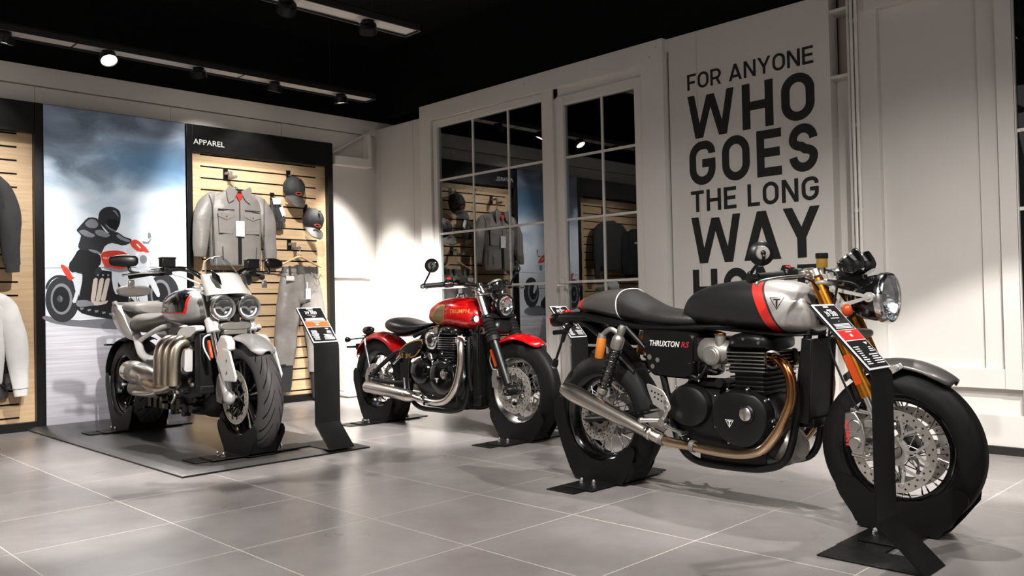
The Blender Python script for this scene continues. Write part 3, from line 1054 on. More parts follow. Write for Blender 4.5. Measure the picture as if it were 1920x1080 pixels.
def fender(bike, name, cx, cz, r, a0, a1, wd, m, depth=.05, tip=.35, n=30):
    """curved mudguard over a wheel: angles in degrees from +x, arched across"""
    rows = []
    for i in range(n + 1):
        t = i / n
        a = math.radians(a0 + (a1 - a0) * t)
        e = min(t, 1 - t)
        wk = wd * (tip + (1 - tip) * min(1.0, (e / .14)) ** .55)
        row = []
        for j in range(13):
            q = -1 + 2 * j / 12
            rad = r - depth * abs(q) ** 2.6
            row.append((cx + rad * math.cos(a), wk * q, cz + rad * math.sin(a)))
        rows.append(row)
    mb = MB(); mb.grid(rows)
    return mb.build(name, m, bike, solid=.006)

def mirror_round(bike, c, base, m_shell, r=.047, nrm=(1, 0, 0.05), cap_m=None):
    mb = MB(); c = Vector(c); nrm = Vector(nrm).normalized()
    mb.lathe([(0.0, .020), (r * .5, .019), (r * .8, .013), (r, .002), (r, -.006), (r * .95, -.009), (0.0, -.009)], c, nrm, 32)
    o = mb.build('mirror', m_shell, bike)
    if cap_m:
        mb = MB(); mb.lathe([(0.0, .024), (r * .52, .023), (r * .58, .017), (0, .017)], c, nrm, 28); mb.build('mirror_cap', cap_m, o, label='grey mirror cap')
    mb = MB(); mb.lathe([(0, -.0095), (r * .9, -.0095), (r * .9, -.0085), (0, -.0085)], c, nrm, 28); mb.build('mirror_glass', 'mirror_glass', o)
    b = Vector(base)
    mb = MB(); mid = (c + b) / 2 + V(.012, 0, .004)
    mb.tube(cr([c + nrm * .02, c + nrm * .028 - V(0, 0, .02), mid, b], 6), .0065, 10)
    mb.ell(b, .012, 12); mb.ell(c + nrm * .022, .011, 10)
    mb.build('mirror_stem', m_shell if m_shell != 'satin_black' else 'satin_black', o)
    return o

def lever(bike, pts, m='aluminium', r=.006):
    mb = MB(); mb.tube(cr(pts, 6), r, 10, flat=.6); mb.ell(pts[-1], .009, 10)
    return mb.build('lever', m, bike)

def indicator_round(bike, c, root, lens, body='satin_black', r=.022, d=(1, 0, 0)):
    c = Vector(c); d = Vector(d)
    mb = MB(); mb.lathe([(0, -.034), (r * .6, -.030), (r * .95, -.012), (r, .004), (r * .94, .006), (0, .006)], c, d, 24)
    mb.tube([c - d * .008, Vector(root)], .0055, 8)
    o = mb.build('indicator', body, bike)
    mb = MB(); mb.lathe([(0, .016), (r * .5, .0145), (r * .85, .010), (r * .96, .003), (0, .003)], c, d, 24); mb.build('indicator_lens', lens, o)
    return o

def triangle_badge(bike, cx, cz, s, proj, parent=None, tall=1.05):
    """inverted triangle outline with a T inside"""
    mb = MB()
    p = [(-s, s * .62), (s, s * .62), (0, -s * tall)]
    o = [(cx + u, cz + v) for u, v in p]
    i1 = [(cx + u * .80, cz + v * .80 - .0) for u, v in p]
    L, R = ribbon2d([(cx + u * .93, cz + v * .93) for u, v in p], s * .10, True)
    n = 3
    for k in range(n):
        decal(mb, [L[k], L[(k + 1) % n], R[(k + 1) % n], R[k]], proj, m=0)
    decal(mb, [(cx - s * .56, cz + s * .42), (cx + s * .56, cz + s * .42), (cx + s * .46, cz + s * .22), (cx - s * .46, cz + s * .22)], proj, m=0)
    decal(mb, [(cx - s * .14, cz + s * .24), (cx + s * .14, cz + s * .24), (cx + s * .10, cz - s * .62), (cx, cz - s * .80), (cx - s * .10, cz - s * .62)], proj, m=0)
    return mb

def chock(wx, wy, z0, half, side='front', label='', cat='wheel stand'):
    """steel cradle holding one wheel; wx, wy: ground point under the axle"""
    t = thing('wheel_chock', label, cat, (wx, wy, z0), -PI / 2, 'steel wheel chocks')
    if side == 'front':
        poly = [(-.14, .006), (.15, .006), (.195, .06), (.252, .135), (.256, .165), (.242, .187), (.215, .19)] + [(.17, .168), (.09, .13), (0, .116), (-.09, .138)] + [(-.155, .19), (-.185, .2), (-.212, .195), (-.229, .172), (-.226, .145), (-.21, .112), (-.15, .03)]
    else:
        poly = [(-.15, .006), (.14, .006), (.195, .09), (.225, .175), (.215, .195), (.165, .19), (.10, .13), (0, .105), (-.10, .128), (-.165, .19), (-.197, .27), (-.212, .345), (-.225, .405), (-.262, .408), (-.285, .38), (-.287, .31), (-.235, .16), (-.185, .055)]
    for s in (-1, 1):
        m = MB(); y = s * (half + .004)
        m.prism(poly, XZ(y), (0, s * .005, 0)); m.build('side_plate', 'black_steel', t)
        m = MB()
        a, b = sorted((s * (half - .02), s * .37))
        m.b2((-.095, a, 0.0), (.075, b, .006))
        a, b = sorted((s * (half - .02), s * .285))
        m.b2((-.055, a, .006), (.115, b, .012))
        f = m.build('foot_plate', 'black_steel', t, bevel=.0015)
        for bx in (-.03, .045):
            m = MB(); c = V(bx, s * .185, .012)
            m.cyl(c, c + V(0, 0, .003), .014, n=14); m.cyl(c + V(0, 0, .003), c + V(0, 0, .013), .0105, n=6)
            m.lathe([(.009, .012), (.009, .019), (.006, .025), (0, .027)], c, (0, 0, 1), 14)
            m.build('acorn_bolt', 'chrome', f)
    m = MB()
    xs = ((.15, .20, .02, .12), (-.15, -.215, .02, .15))
    for x0, x1, za, zb in xs:
        m.bar((x0, 0, za), (x1, 0, zb), 2 * half, .005, 0, (0, 1, 0)) if False else m.prism([(x0, za), (x1, zb), (x1 + (.005 if x1 > 0 else -.005), zb), (x0 + (.005 if x0 > 0 else -.005), za)], XZ(-half), (0, 2 * half, 0))
    m.b2((-.15, -half, .004), (.15, half, .009))
    m.build('wheel_tray', 'black_steel', t)
    return t

# ------------------------------------------------------------------ parallel twin engine shared by two of the bikes
def engine_twin(bike, dx, cover_m, fin_edge='polished', side_cover_m=None):
    eng = MB()
    # crankcase
    eng.body([(dx + .44, .30, .46, .10), (dx + .50, .22, .52, .125), (dx + .60, .19, .53, .135), (dx + .72, .185, .52, .14), (dx + .84, .185, .505, .14), (dx + .93, .21, .48, .13), (dx + .98, .27, .42, .10)], 28, 4, 0)
    eng.b2((dx + .60, -.12, .165), (dx + .92, .12, .25))
    for k in range(9):
        a = 2 * PI * k / 9
        p = V(dx + .832 + .136 * math.cos(a), -.128, .382 + .124 * math.sin(a))
        eng.cyl(p, p - V(0, .022, 0), .012, n=12); eng.cyl(p - V(0, .02, 0), p - V(0, .030, 0), .0075, n=6, m=1)
    for p in ((.50, .50), (.62, .53), (.70, .47), (.95, .47), (.70, .25), (.97, .36), (.56, .27), (.76, .50)):
        q = V(dx + p[0], -.138, p[1]); eng.cyl(q, q - V(0, .014, 0), .0055, n=8, m=1)
    e = eng.build('engine', ['engine_black', 'polished'], bike, bevel=.004)
    m = MB()
    m.b2((dx + .785, -.125, .48), (dx + .915, .125, .60))
    for k in range(5):
        z = .495 + k * .019
        m.b2((dx + .772, -.142, z), (dx + .928, .142, z + .007))
    m.build('cylinder_block', 'engine_black', e, bevel=.0015)
    m = MB()
    m.b2((dx + .77, -.13, .575), (dx + .925, .13, .66))
    for k in range(6):
        z = .578 + k * .0155
        x0, x1 = dx + .752, dx + .945
        m.b2((x0 + .004, -.147, z), (x1 - .004, .147, z + .006))
        rs = rrect(x0, -.152, x1, .152, .02, 3)
        m.rings([[(p[0], p[1], z + .001) for p in rs], [(p[0], p[1], z + .0055) for p in rs]], 1)
    m.build('cooling_fins', ['engine_black', fin_edge], e)
    m = MB()
    m.body([(dx + .755, .672, .715, .10, 4), (dx + .775, .665, .735, .138, 4), (dx + .85, .663, .745, .145, 4), (dx + .92, .665, .735, .138, 4), (dx + .945, .672, .715, .10, 4)], 28, 4)
    for p in ((.79, .70), (.84, .715), (.91, .70)):
        m.cyl((dx + p[0], -.148, p[1]), (dx + p[0], -.137, p[1]), .007, n=8, m=1)
    m.build('cam_cover', [cover_m, 'polished'], e)
    # clutch cover with a domed face
    poly = cr([(.700, .385), (.715, .455), (.76, .492), (.84, .498), (.915, .482), (.957, .43), (.955, .36), (.915, .295), (.85, .262), (.775, .275), (.72, .32)], 5, True)
    poly = [(dx + a, b) for a, b in poly]
    m = MB(); m.dome(poly, XZ(-.125), (0, -.056, 0), [(1.03, 0), (1.03, .30), (1.0, .42), (.985, .75), (.95, .92), (.88, 1.0), (.4, 1.0)])
    cc = m.build('clutch_cover', cover_m, e)
    m = MB(); c = V(dx + .868, -.181, .408)
    m.lathe([(.037, 0), (.037, .006), (.031, .011), (0, .011)], c, (0, -1, 0), 28, 1); m.lathe([(.027, .010), (.027, .014), (.024, .016), (0, .016)], c, (0, -1, 0), 28); m.b2(c + V(-.004, -.022, -.022), c + V(.004, -.015, .022), 0)
    m.build('filler_cap', ['polished', cover_m], e)
    m = triangle_badge(e, dx + .787, .366, .020, projector(cc.data)); m.build('badge', 'letter_white', e)
    poly = arc2(dx + .566, .416, .108, .093, 0, 360, 40)[:-1]
    m = MB(); m.dome(poly, XZ(-.12), (0, -.045, 0), [(1.04, 0), (1.04, .3), (1, .5), (.93, .85), (.8, 1.0), (.3, 1.02)]); m.build('sprocket_cover', side_cover_m or cover_m, e)
    # left covers
    poly = arc2(dx + .83, .385, .115, .11, 0, 360, 36)[:-1]
    m = MB(); m.dome(poly, XZ(.125), (0, .05, 0), [(1, 0), (1, .5), (.95, .9), (.8, 1), (.3, 1)]); m.build('alternator_cover', cover_m, e)
    # wiring and hoses in the gaps, both sides
    m = MB()
    random.seed(11)
    for k in range(10):
        x = dx + .50 + random.random() * .26; z = .50 + random.random() * .08
        m.tube(cr([(x, -.11, z), (x + .03, -.14, z + .03), (x + .07, -.13, z + .01 + random.random() * .05)], 5), .005 + random.random() * .004, 8)
    m.cyl((dx + .72, -.15, .525), (dx + .72, -.12, .525), .020, n=18); m.b2((dx + .62, -.11, .505), (dx + .75, .11, .525))
    m.build('hoses', 'black_plastic', e)
    return e

def throttle_bodies(bike, dx, m1, m2):
    m = MB()
    m.lathe([(.0, -.012), (.048, -.012), (.055, 0), (.058, .05), (.052, .10), (.045, .13), (0, .13)], (dx + .632, -.105, .660), (1, 0, -.04), 28)
    m.b2((dx + .60, -.15, .615), (dx + .625, .15, .715), 1)
    m.lathe([(0, 0), (.036, 0), (.042, .006), (.042, .03), (0, .03)], (dx + .695, -.17, .642), (0, 1, 0), 28, 0)
    m.lathe([(0, -.003), (.030, -.003), (.033, .001), (.0, .001)], (dx + .695, -.17, .642), (0, 1, 0), 24, 2)
    m.cyl((dx + .722, -.13, .68), (dx + .722, -.13, .735), .022, n=20, m=0); m.cyl((dx + .722, -.13, .728), (dx + .722, -.13, .738), .026, n=20, m=3)
    m.lathe([(.0, 0), (.018, .005), (.022, .03), (.018, .05), (0, .055)], (dx + .70, -.13, .58), (0, 0, 1), 18)
    m.tube(cr([(dx + .66, -.14, .60), (dx + .64, -.15, .56), (dx + .60, -.14, .53)], 4), .007, 8, 1)
    m.lathe([(.0, -.012), (.048, -.012), (.055, 0), (.058, .05), (.052, .10), (.045, .13), (0, .13)], (dx + .632, .105, .660), (1, 0, -.04), 24)
    return m.build('throttle_bodies', [m1, 'engine_black', m2, 'bronze_pipe'], bike, bevel=.002)

def header(bike, pts, r, m, sgn=1, name='exhaust_pipe'):
    P = [(p[0], p[1] * sgn, p[2]) for p in pts]
    mb = MB(); mb.tube(cr(P, 7), r, 18)
    return mb.build(name, m, bike)

def side_panel(bike, poly, y0, d, m, steps=((1.0, 0), (1.0, .45), (.97, .8), (.9, 1.0), (.4, 1.08)), sub=5, name='side_panel'):
    P = cr(poly, sub, True) if sub else poly
    mb = MB(); mb.dome(P, XZ(y0), (0, d, 0), list(steps))
    return mb.build(name, m, bike)

def spring_mesh(a, b, r, wire, turns, n=10):
    a = Vector(a); b = Vector(b); e1, e2, ax = basis(b - a)
    L = (b - a).length
    pts = []
    N = turns * 14
    for i in range(N + 1):
        t = 2 * PI * i / 14
        pts.append(a + ax * (L * i / N) + e1 * (r * math.cos(t)) + e2 * (r * math.sin(t)))
    m = MB(); m.tube(pts, wire, n)
    return m
# ------------------------------------------------------------------ near bike: black, red and silver cafe racer
def cafe_racer():
    T = thing('motorcycle', 'large black and silver cafe racer with a red tank stripe, nearest on the right', 'motorcycle', (3.33, 2.68, 0.006), -PI / 2)
    fx, rx = 1.415, 0.0
    wheel(T, 'front_wheel', fx, .300, .300, .122, .216, 'tread_plain', 'black_gloss', 'spoke', 32, 'chrome', (-.072, .072), 'round', .155, .118, 'aluminium')
    wheel(T, 'rear_wheel', rx, .312, .312, .162, .216, 'tread_plain', 'black_gloss', 'spoke', 32, 'chrome', (-.082,), 'round', .11, .072, 'dull_alloy', sprocket=True)
    fender(T, 'front_fender', fx, .300, .343, 52, 128, .066, 'grey_paint', .030, .45)
    m = MB()
    for s in (-1, 1):
        m.prism([(fx - .045, .60), (fx + .035, .632), (fx + .045, .615), (fx + .0, .585), (fx - .05, .55)], XZ(s * .072), (0, -s * .006, 0)); m.cyl((fx + .022, s * .078, .615), (fx + .022, s * .062, .615), .008, n=12)
    m.build('fender_bracket', 'aluminium', T, bevel=.002)
    # tank
    m = MB()
    m.body([(.492, .785, .815, .045, 2.3), (.505, .778, .868, .078, 2.4), (.545, .772, .915, .104, 2.5), (.63, .764, .947, .124, 2.6), (.72, .757, .959, .138, 2.7), (.82, .749, .966, .146, 2.7), (.92, .741, .963, .148, 2.7), (1.0, .735, .952, .1435, 2.6), (1.045, .733, .938, .134, 2.55), (1.08, .735, .917, .118, 2.5), (1.102, .740, .893, .099, 2.4), (1.114, .748, .868, .078, 2.35), (1.120, .762, .840, .052, 2.3)], 56, 6)
    tank = m.build('fuel_tank', 'tank_three_tone', T)
    pj = projector(tank.data, .0012)
    triangle_badge(T, .995, .868, .030, pj).build('tank_badge', 'satin_black', tank)
    m = MB()
    m.body([(.50, .760, .782, .05), (.60, .752, .772, .095), (.80, .738, .756, .125), (1.0, .724, .741, .125), (1.10, .728, .742, .08)], 24, 4); m.build('tank_base', 'satin_black', tank)
    m = MB(); m.lathe([(.0, .016), (.030, .015), (.037, .010), (.04, 0), (.04, -.01)], (.86, 0, .963), (0, 0, 1), 28); m.build('filler_cap', 'polished', tank)
    # seat and tail cowl
    m = MB(); m.body([(-.155, .848, .868, .035), (-.14, .842, .882, .06), (-.09, .834, .91, .086), (0, .818, .936, .108), (.074, .802, .945, .118), (.152, .788, .943, .122)], 32, 6)
    cow = m.build('seat_cowl', 'grey_paint', T)
    m = MB(); m.body([(-.157, .842, .875, .05), (-.12, .835, .898, .078), (-.10, .833, .906, .084)], 32, 4)
    m2 = MB(); m2.body([(-.116, .8385, .8995, .0785), (-.104, .836, .9055, .0835), (-.092, .8335, .9105, .0880)], 32, 3); m2.build('cowl_patch', 'red_trim', cow, label='red patch on the tail cowl')
    m = MB(); m.body([(.152, .787, .943, .1215), (.19, .782, .929, .122), (.225, .778, .911, .122), (.28, .771, .883, .122), (.336, .766, .859, .122), (.42, .759, .843, .122), (.50, .757, .834, .112), (.555, .760, .828, .098), (.575, .768, .818, .075)], 32, 5)
    st = m.build('seat', 'leather_seat', T)
    ring = []
    for k in range(40):
        t = 2 * PI * k / 40
        c, s = math.cos(t), math.sin(t)
        y = .1225 * math.copysign(abs(c) ** .8, c); z = .866 + .0785 * math.copysign(abs(s) ** .8, s)
        ring.append((.153 + .018 * (s > 0) * s * s * (1 if abs(c) < .3 else .6), y, z))
    m = MB(); m.tube(ring, .0026, 8, closed=True); m.build('seat_piping', 'white_trim', st, label='white seat piping')
    # side panels
    for s in (-1, 1):
        p = side_panel(T, [(.312, .735), (.345, .750), (.45, .747), (.578, .736), (.600, .712), (.601, .665), (.588, .56), (.57, .537), (.53, .532), (.40, .538), (.36, .548), (.335, .59)], s * .095, s * .046, 'satin_black', sub=4)
        if s < 0:
            pp = projector(p.data, .0010)
            m = MB()
            text_on(m, 'THRUXTON', lambda u, v: (.362 + u, -.3, .678 + v - u * .03), .162, .026, 0, .25, bold=.02, proj=pp)
            text_on(m, 'RS', lambda u, v: (.531 + u, -.3, .673 + v), .042, .025, 1, .25, bold=.02, proj=pp)
            m.build('model_lettering', ['letter_white', 'red_cloth'], p)
            m = MB()
            for cx, cz, r in ((.357, .626, .0125), (.403, .614, .011), (.374, .584, .011)):
                decal(m, arc2(cx, cz, r, r, 0, 360, 18)[:-1], pp)
            m.build('panel_dots', 'dull_alloy', p)
    # frame
    m = MB()
    for s in (-1, 1):
        m.tube(cr([(1.12, s * .03, .84), (1.08, s * .07, .70), (1.06, s * .11, .45), (1.02, s * .125, .25), (.93, s * .13, .185), (.75, s * .13, .17), (.58, s * .13, .18), (.50, s * .13, .25), (.45, s * .12, .40), (.40, s * .115, .58), (.33, s * .11, .74)], 6), .016, 12)
        m.tube(cr([(1.13, s * .03, .87), (.90, s * .05, .78), (.60, s * .09, .76), (.30, s * .10, .76), (.05, s * .10, .79), (-.08, s * .08, .82)], 5), .014, 10)
        m.tube([(.36, s * .11, .62), (.20, s * .11, .76)], .013, 10)
    m.cyl((1.105, 0, .78), (1.165, 0, .93), .034, n=20)
    m.build('frame', 'satin_black', T)
    m = MB()
    for s in (-1, 1):
        m.tube(cr([(.48, s * .105, .40), (.34, s * .112, .37), (.15, s * .115, .335), (0, s * .115, .312), (-.05, s * .115, .308)], 5), [.026] * 20 + [.022], 12, flat=.62)
    m.b2((.32, -.10, .34), (.42, .10, .40))
    m.build('swingarm', 'satin_black', T)
    m = MB(); m.prism([(.30, .37), (.42, .40), (.455, .32), (.42, .285), (.34, .31)], XZ(-.135), (0, .012, 0)); m.build('silencer_hanger', 'dull_alloy', T, bevel=.004)
    m = MB(); m.body([(.20, .52, .56, .06), (.10, .62, .66, .085), (-.02, .72, .745, .09), (-.12, .765, .80, .075)], 20, 4); m.build('rear_mudguard', 'black_plastic', T)
    m = MB()
    for s in (-1, 1):
        pass
    m.tube([(.50, .08, .44), (.25, .085, .43), (0, .085, .415)], .011, 8, flat=.5); m.tube([(.50, .08, .36), (.25, .085, .27), (0, .085, .212)], .011, 8, flat=.5)
    m.build('drive_chain', 'dull_alloy', T)
    # engine, exhaust, induction
    engine_twin(T, 0.0, 'engine_black')
    throttle_bodies(T, 0.0, 'dull_alloy', 'dull_alloy')
    pts = [(.93, -.085, .628), (.975, -.125, .633), (1.025, -.158, .618), (1.060, -.17, .565), (1.062, -.172, .48), (1.028, -.172, .395), (.98, -.172, .32), (.922, -.172, .263), (.833, -.172, .238), (.716, -.172, .237), (.593, -.174, .247), (.48, -.180, .256), (.42, -.185, .268)]
    for s in (1, -1):
        p = header(T, pts, .0215, 'heat_pipe', s)
        for prof, o, ax in (([(.03, -.01), (.038, -.006), (.038, .006), (.03, .010)], (.945, -.10 * s, .630), (1, -.9 * s, .1)), ([(.0225, -.012), (.026, -.01), (.026, .01), (.0225, .012)], (.60, -.174 * s, .2465), (1, 0, -.05)), ([(.0225, -.012), (.0265, -.01), (.0265, .01), (.0225, .012)], (.445, -.183 * s, .262), (1, 0, -.2))):
            m = MB(); m.lathe(prof, o, ax, 18); m.build('pipe_clamp', 'dull_alloy', p)
        a = V(.432, -.184 * s, .266); b = V(-.118, -.205 * s, .463); d = (b - a).normalized(); L = (b - a).length
        m = MB(); m.lathe([(.024, -.01), (.0265, 0), (.027, .05), (.030, .09), (.0345, .25), (.0405, .42), (.0435, .49), (.0415, .53), (.036, .565), (.031, L), (.027, L + .002), (.024, L - .02), (.022, .50), (.0, .48)], a, d, 30)
        si = m.build('silencer', 'brushed', T)
        m = MB(); m.lathe([(.0282, .042), (.031, .046), (.0315, .066), (.0288, .07)], a, d, 24); m.build('silencer_clamp', 'brushed', si)
    # radiator
    m = MB()
    R = Matrix.Rotation(math.radians(4), 3, 'Y')
    m.box((1.095, -.008, .55), (.035, .20, .33), 0, R)
    m.box((1.095, .095, .55), (.045, .018, .34), 1, R); m.box((1.095, -.112, .55), (.045, .018, .34), 1, R)
    m.b2((1.05, -.09, .36), (1.115, .08, .395), 1)
    m.build('radiator', ['black_plastic', 'satin_black'], T, bevel=.004)
    m = MB(); m.body([(.90, .20, .30, .07), (.98, .20, .34, .085), (1.02, .22, .30, .06)], 18, 3); m.b2((.96, -.06, .20), (1.0, .06, .25)); m.build('oil_cooler', 'dull_alloy', T)
    # fork
    fl = lambda z: 1.187 + .42 * (.855 - z)
    for s in (-1, 1):
        y = s * .100
        m = MB(); m.cyl((fl(.955), y, .955), (fl(.535), y, .535), .0265, n=24); m.cyl((fl(.56), y, .56), (fl(.50), y, .50), .029, n=24)
        for q in (.86, .84, .82):
            m.cyl((fl(q), y, q), (fl(q - .006), y, q - .006), .0272, n=24)
        fk = m.build('fork_tube', 'gold_fork', T)
        m = MB(); m.cyl((fl(.50), y, .50), (fl(.33), y, .33), .021, n=20); m.build('fork_stanchion', 'chrome', fk)
        m = MB(); m.cyl((fl(.375), y, .375), (fl(.31) + .01, y, .31), .027, n=20); m.cyl((fx, y - .028, .300), (fx, y + .028, .300), .030, n=20)
        m.bar((fl(.40), y, .40), (fx - .09, y, .40), .03, .03, 0, (0, 1, 0))
        m.build('fork_foot', 'dull_alloy', fk, bevel=.003)
        m = MB(); m.bar((fl(.66), y - s * -.0 + s * .027, .66), (fl(.55), y + s * .027, .55), .026, .008, 0, (0, 1, 0)); m.build('fork_reflector', 'amber', fk)
        # caliper
        m = MB()
        c = V(fx - .125, s * .095, .36)
        poly = [(-.025, -.075), (.015, -.085), (.034, -.03), (.036, .03), (.018, .08), (-.02, .085), (-.036, .03), (-.036, -.03)]
        R = Matrix.Rotation(math.radians(12), 2)
        poly = [tuple(R @ Vector(p)) for p in poly]
        m.prism([(c.x + a, c.z + b) for a, b in poly], XZ(c.y - s * .05), (0, s * .075, 0))
        for q in (-.035, .03):
            m.cyl((c.x, c.y + s * .025, c.z + q), (c.x, c.y + s * .033, c.z + q), .024, n=18)
        ca = m.build('brake_caliper', 'polished', T, bevel=.005)
        m = MB()
        for q in (-.048, -.034, -.02, -.006, .008, .022, .036):
            m.b2((c.x - .034, c.y + s * .0255, c.z + q), (c.x - .020, c.y + s * .0265, c.z + q + .009))
        m.build('caliper_lettering', 'card_red', ca)
        for q in (.088, -.082):
            m = MB(); m.cyl((c.x - .02, c.y + s * .0, c.z + q), (c.x + .10, c.y + s * .01, c.z + q - .012), .010, n=12); m.build('caliper_bolt', 'polished', ca)
    m = MB()
    m.body([(fl(.945) - .065, .925, .955, .05, 3), (fl(.945) - .03, .922, .957, .11, 3), (fl(.945) + .02, .925, .957, .128, 3), (fl(.945) + .045, .928, .952, .09, 3)], 24, 3)
    m.cyl((fl(.96) - .05, 0, .955), (fl(.96) - .05, 0, .975), .02, n=16)
    m.build('top_yoke', 'aluminium', T)
    m = MB()
    m.body([(fl(.735) - .055, .715, .755, .05, 3), (fl(.735) - .02, .712, .758, .12, 3), (fl(.735) + .03, .715, .755, .13, 3), (fl(.735) + .045, .72, .75, .09, 3)], 24, 3)
    m.build('lower_yoke', 'dull_alloy', T)
    # clip-on bars
    for s in (-1, 1):
        a = V(fl(.985), s * .10, .985); b = V(1.015, s * .372, .963)
        d = (b - a).normalized()
        m = MB(); m.cyl(a, b, .0112, n=16); m.lathe([(.028, -.016), (.036, -.014), (.036, .014), (.028, .016)], (fl(.975), s * .10, .975), (-.39, 0, .92), 20); m.cyl(a, a + d * .04, .018, n=16)
        hb = m.build('handlebar', 'polished', T)
        m = MB(); q = a + d * .155
        m.tube([q, q + d * .01, q + d * .11, q + d * .118], [.019, .0165, .0165, .019], 18); m.build('grip', 'rubber', hb)
        m = MB(); q = b - d * .01
        m.lathe([(.014, -.004), (.020, 0), (.021, .02), (.018, .026), (0, .026)], q, d, 18); m.build('bar_end', 'satin_black', hb)
        m = MB(); q = a + d * .115
        m.lathe([(.016, -.03), (.023, -.027), (.024, .0), (.022, .026), (.017, .03)], q, d, 18); m.box(q + V(0, 0, .018), (.03, .04, .018)); m.box(q + V(-.02, 0, .0), (.02, .03, .03)); m.tube(cr([q + V(.02, 0, -.01), q + V(.07, -s * .04, -.03), q + V(.08, -s * .10, -.08)], 5), .004, 8)
        sg = m.build('switchgear', 'satin_black', hb, bevel=.003)
        if s < 0:
            m = MB(); m.box(q + V(-.005, 0, .030), (.018, .014, .008)); m.build('kill_switch', 'red_trim', sg, bevel=.002)
        m = MB(); q = a + d * .075
        m.box(q + V(.022, 0, -.004), (.034, .05, .024)); m.lathe([(.013, -.018), (.019, -.016), (.019, .016), (.013, .018)], q, d, 16); m.cyl(q + V(.03, s * .02, -.004), q + V(.035, -s * .05, -.002), .011, n=14)
        m.build('lever_clamp', 'polished', hb, bevel=.004)
        k = V(q.x + .035, q.y, q.z - .006)
        lever(hb, [k, k + V(.005, s * .06, -.006), k + V(-.04, s * .15, -.012), k + V(-.075, s * .21, -.022), k + V(-.085, s * .235, -.034)], 'polished', .0095)
        mirror_round(hb, (1.085, s * .42, 1.052), (1.012, s * .378, .978), 'satin_black', .047, (.70, s * .70, .04), 'dull_alloy')
    # brake reservoir
    m = MB(); c = V(1.170, -.10, 1.0)
    m.lathe([(0, 0), (.020, 0), (.0215, .004), (.0215, .036), (0, .036)], c, (0, 0, 1), 24); m.lathe([(0, .036), (.023, .036), (.0245, .04), (.0245, .055), (.022, .058), (0, .058)], c, (0, 0, 1), 24, 1); m.box(c + V(0, .0, -.01), (.02, .02, .03), 2)
    m.build('brake_reservoir', ['amber_fluid', 'satin_black', 'polished'], T)
    # instruments
    for s in (-1, 1):
        c = V(1.272, s * .052, 1.005); d = V(-.58, 0, .81)
        m = MB(); m.lathe([(0, -.035), (.028, -.034), (.042, -.022), (.049, .0), (.051, .026), (.051, .034), (.046, .036), (.044, .030), (0, .030)], c, d, 32)
        g = m.build('gauge', 'black_gloss', T)
        m = MB(); m.lathe([(0, .0315), (.044, .0315), (.044, .030), (0, .030)], c, d, 28); m.build('gauge_face', 'card_black', g)
        m = MB(); m.lathe([(.044, .034), (.047, .037), (.051, .035), (.0515, .028)], c, d, 32); m.build('gauge_bezel', 'chrome', g)
    m = MB(); m.box((1.235, 0, .975), (.06, .16, .02)); m.tube([(1.22, 0, .97), (1.19, 0, .94)], .012, 10); m.b2((1.22, -.02, .89), (1.30, .02, .97)); m.build('gauge_bracket', 'satin_black', T, bevel=.004)
    # headlamp
    hz = .876
    m = MB(); m.lathe([(0, -.155), (.03, -.150), (.062, -.128), (.082, -.09), (.091, -.045), (.0925, -.01), (.0925, 0)], (1.385, 0, hz), (1, 0, 0), 40)
    hl = m.build('headlamp', 'black_gloss', T)
    m = MB(); m.lathe([(.0925, -.022), (.0985, -.020), (.0995, -.006), (.0985, .006), (.094, .013), (.089, .012), (.087, .004)], (1.385, 0, hz), (1, 0, 0), 44); m.build('headlamp_rim', 'chrome', hl)
    m = MB(); m.lathe([(.088, .003), (.080, -.018), (.055, -.044), (.02, -.055), (0, -.055)], (1.385, 0, hz), (1, 0, 0), 40); m.cyl((1.335, 0, hz), (1.372, 0, hz), .016, n=16); m.b2((1.368, -.055, hz - .003), (1.374, .055, hz + .003)); m.build('reflector', 'lamp_facets', hl)
    m = MB(); m.lathe([(.089, .006), (.07, .017), (.04, .024), (0, .027)], (1.385, 0, hz), (1, 0, 0), 40); m.build('headlamp_glass', 'lens_glass', hl)
    for s in (-1, 1):
        m = MB(); y = s * .098
        band(m, [(1.213, .915), (1.352, .880), (1.255, .852)], .017, XZ(y), (0, s * .008, 0), closed=True)
        for px, pz, r in ((1.213, .915, .013), (1.352, .880, .019), (1.255, .852, .012)):
            m.cyl((px, y - s * .003, pz), (px, y + s * .012, pz), r, n=18); m.cyl((px, y + s * .012, pz), (px, y + s * .016, pz), r * .5, n=8)
        m.cyl((1.352, y, .880), (1.352, s * .085, .880), .012, n=12)
        m.build('headlamp_bracket', 'aluminium', T)
        indicator_round(T, (1.30, s * .155, .822), (1.262, s * .11, .835), 'amber', r=.020, d=(1, 0, 0)) if s > 0 else None
        if s < 0:
            m = MB(); m.ell((1.283, s * .140, .832), (.020, .018, .025), 18); ii = m.build('indicator_lens', 'amber', T); m = MB(); m.tube([(1.285, s * .14, .83), (1.25, s * .10, .84)], .008, 8); m.build('indicator_stalk', 'satin_black', ii)
    # cables
    m = MB()
    m.tube(cr([(1.20, -.12, .95), (1.30, -.10, .93), (1.31, -.06, .86), (1.24, -.05, .78), (1.20, -.06, .70)], 6), .005, 8)
    m.tube(cr([(1.19, -.11, .99), (1.25, -.14, .96), (1.22, -.13, .82), (1.20, -.12, .70), (1.25, -.12, .56), (1.30, -.11, .45)], 6), .0045, 8)
    m.tube(cr([(1.19, .11, .99), (1.24, .12, .93), (1.20, .10, .82), (1.10, .10, .72)], 6), .0045, 8)
    m.tube(cr([(1.24, -.02, .93), (1.31, -.03, .92), (1.30, .02, .85), (1.22, .02, .80)], 6), .008, 8)
    m.build('cables', 'black_plastic', T)
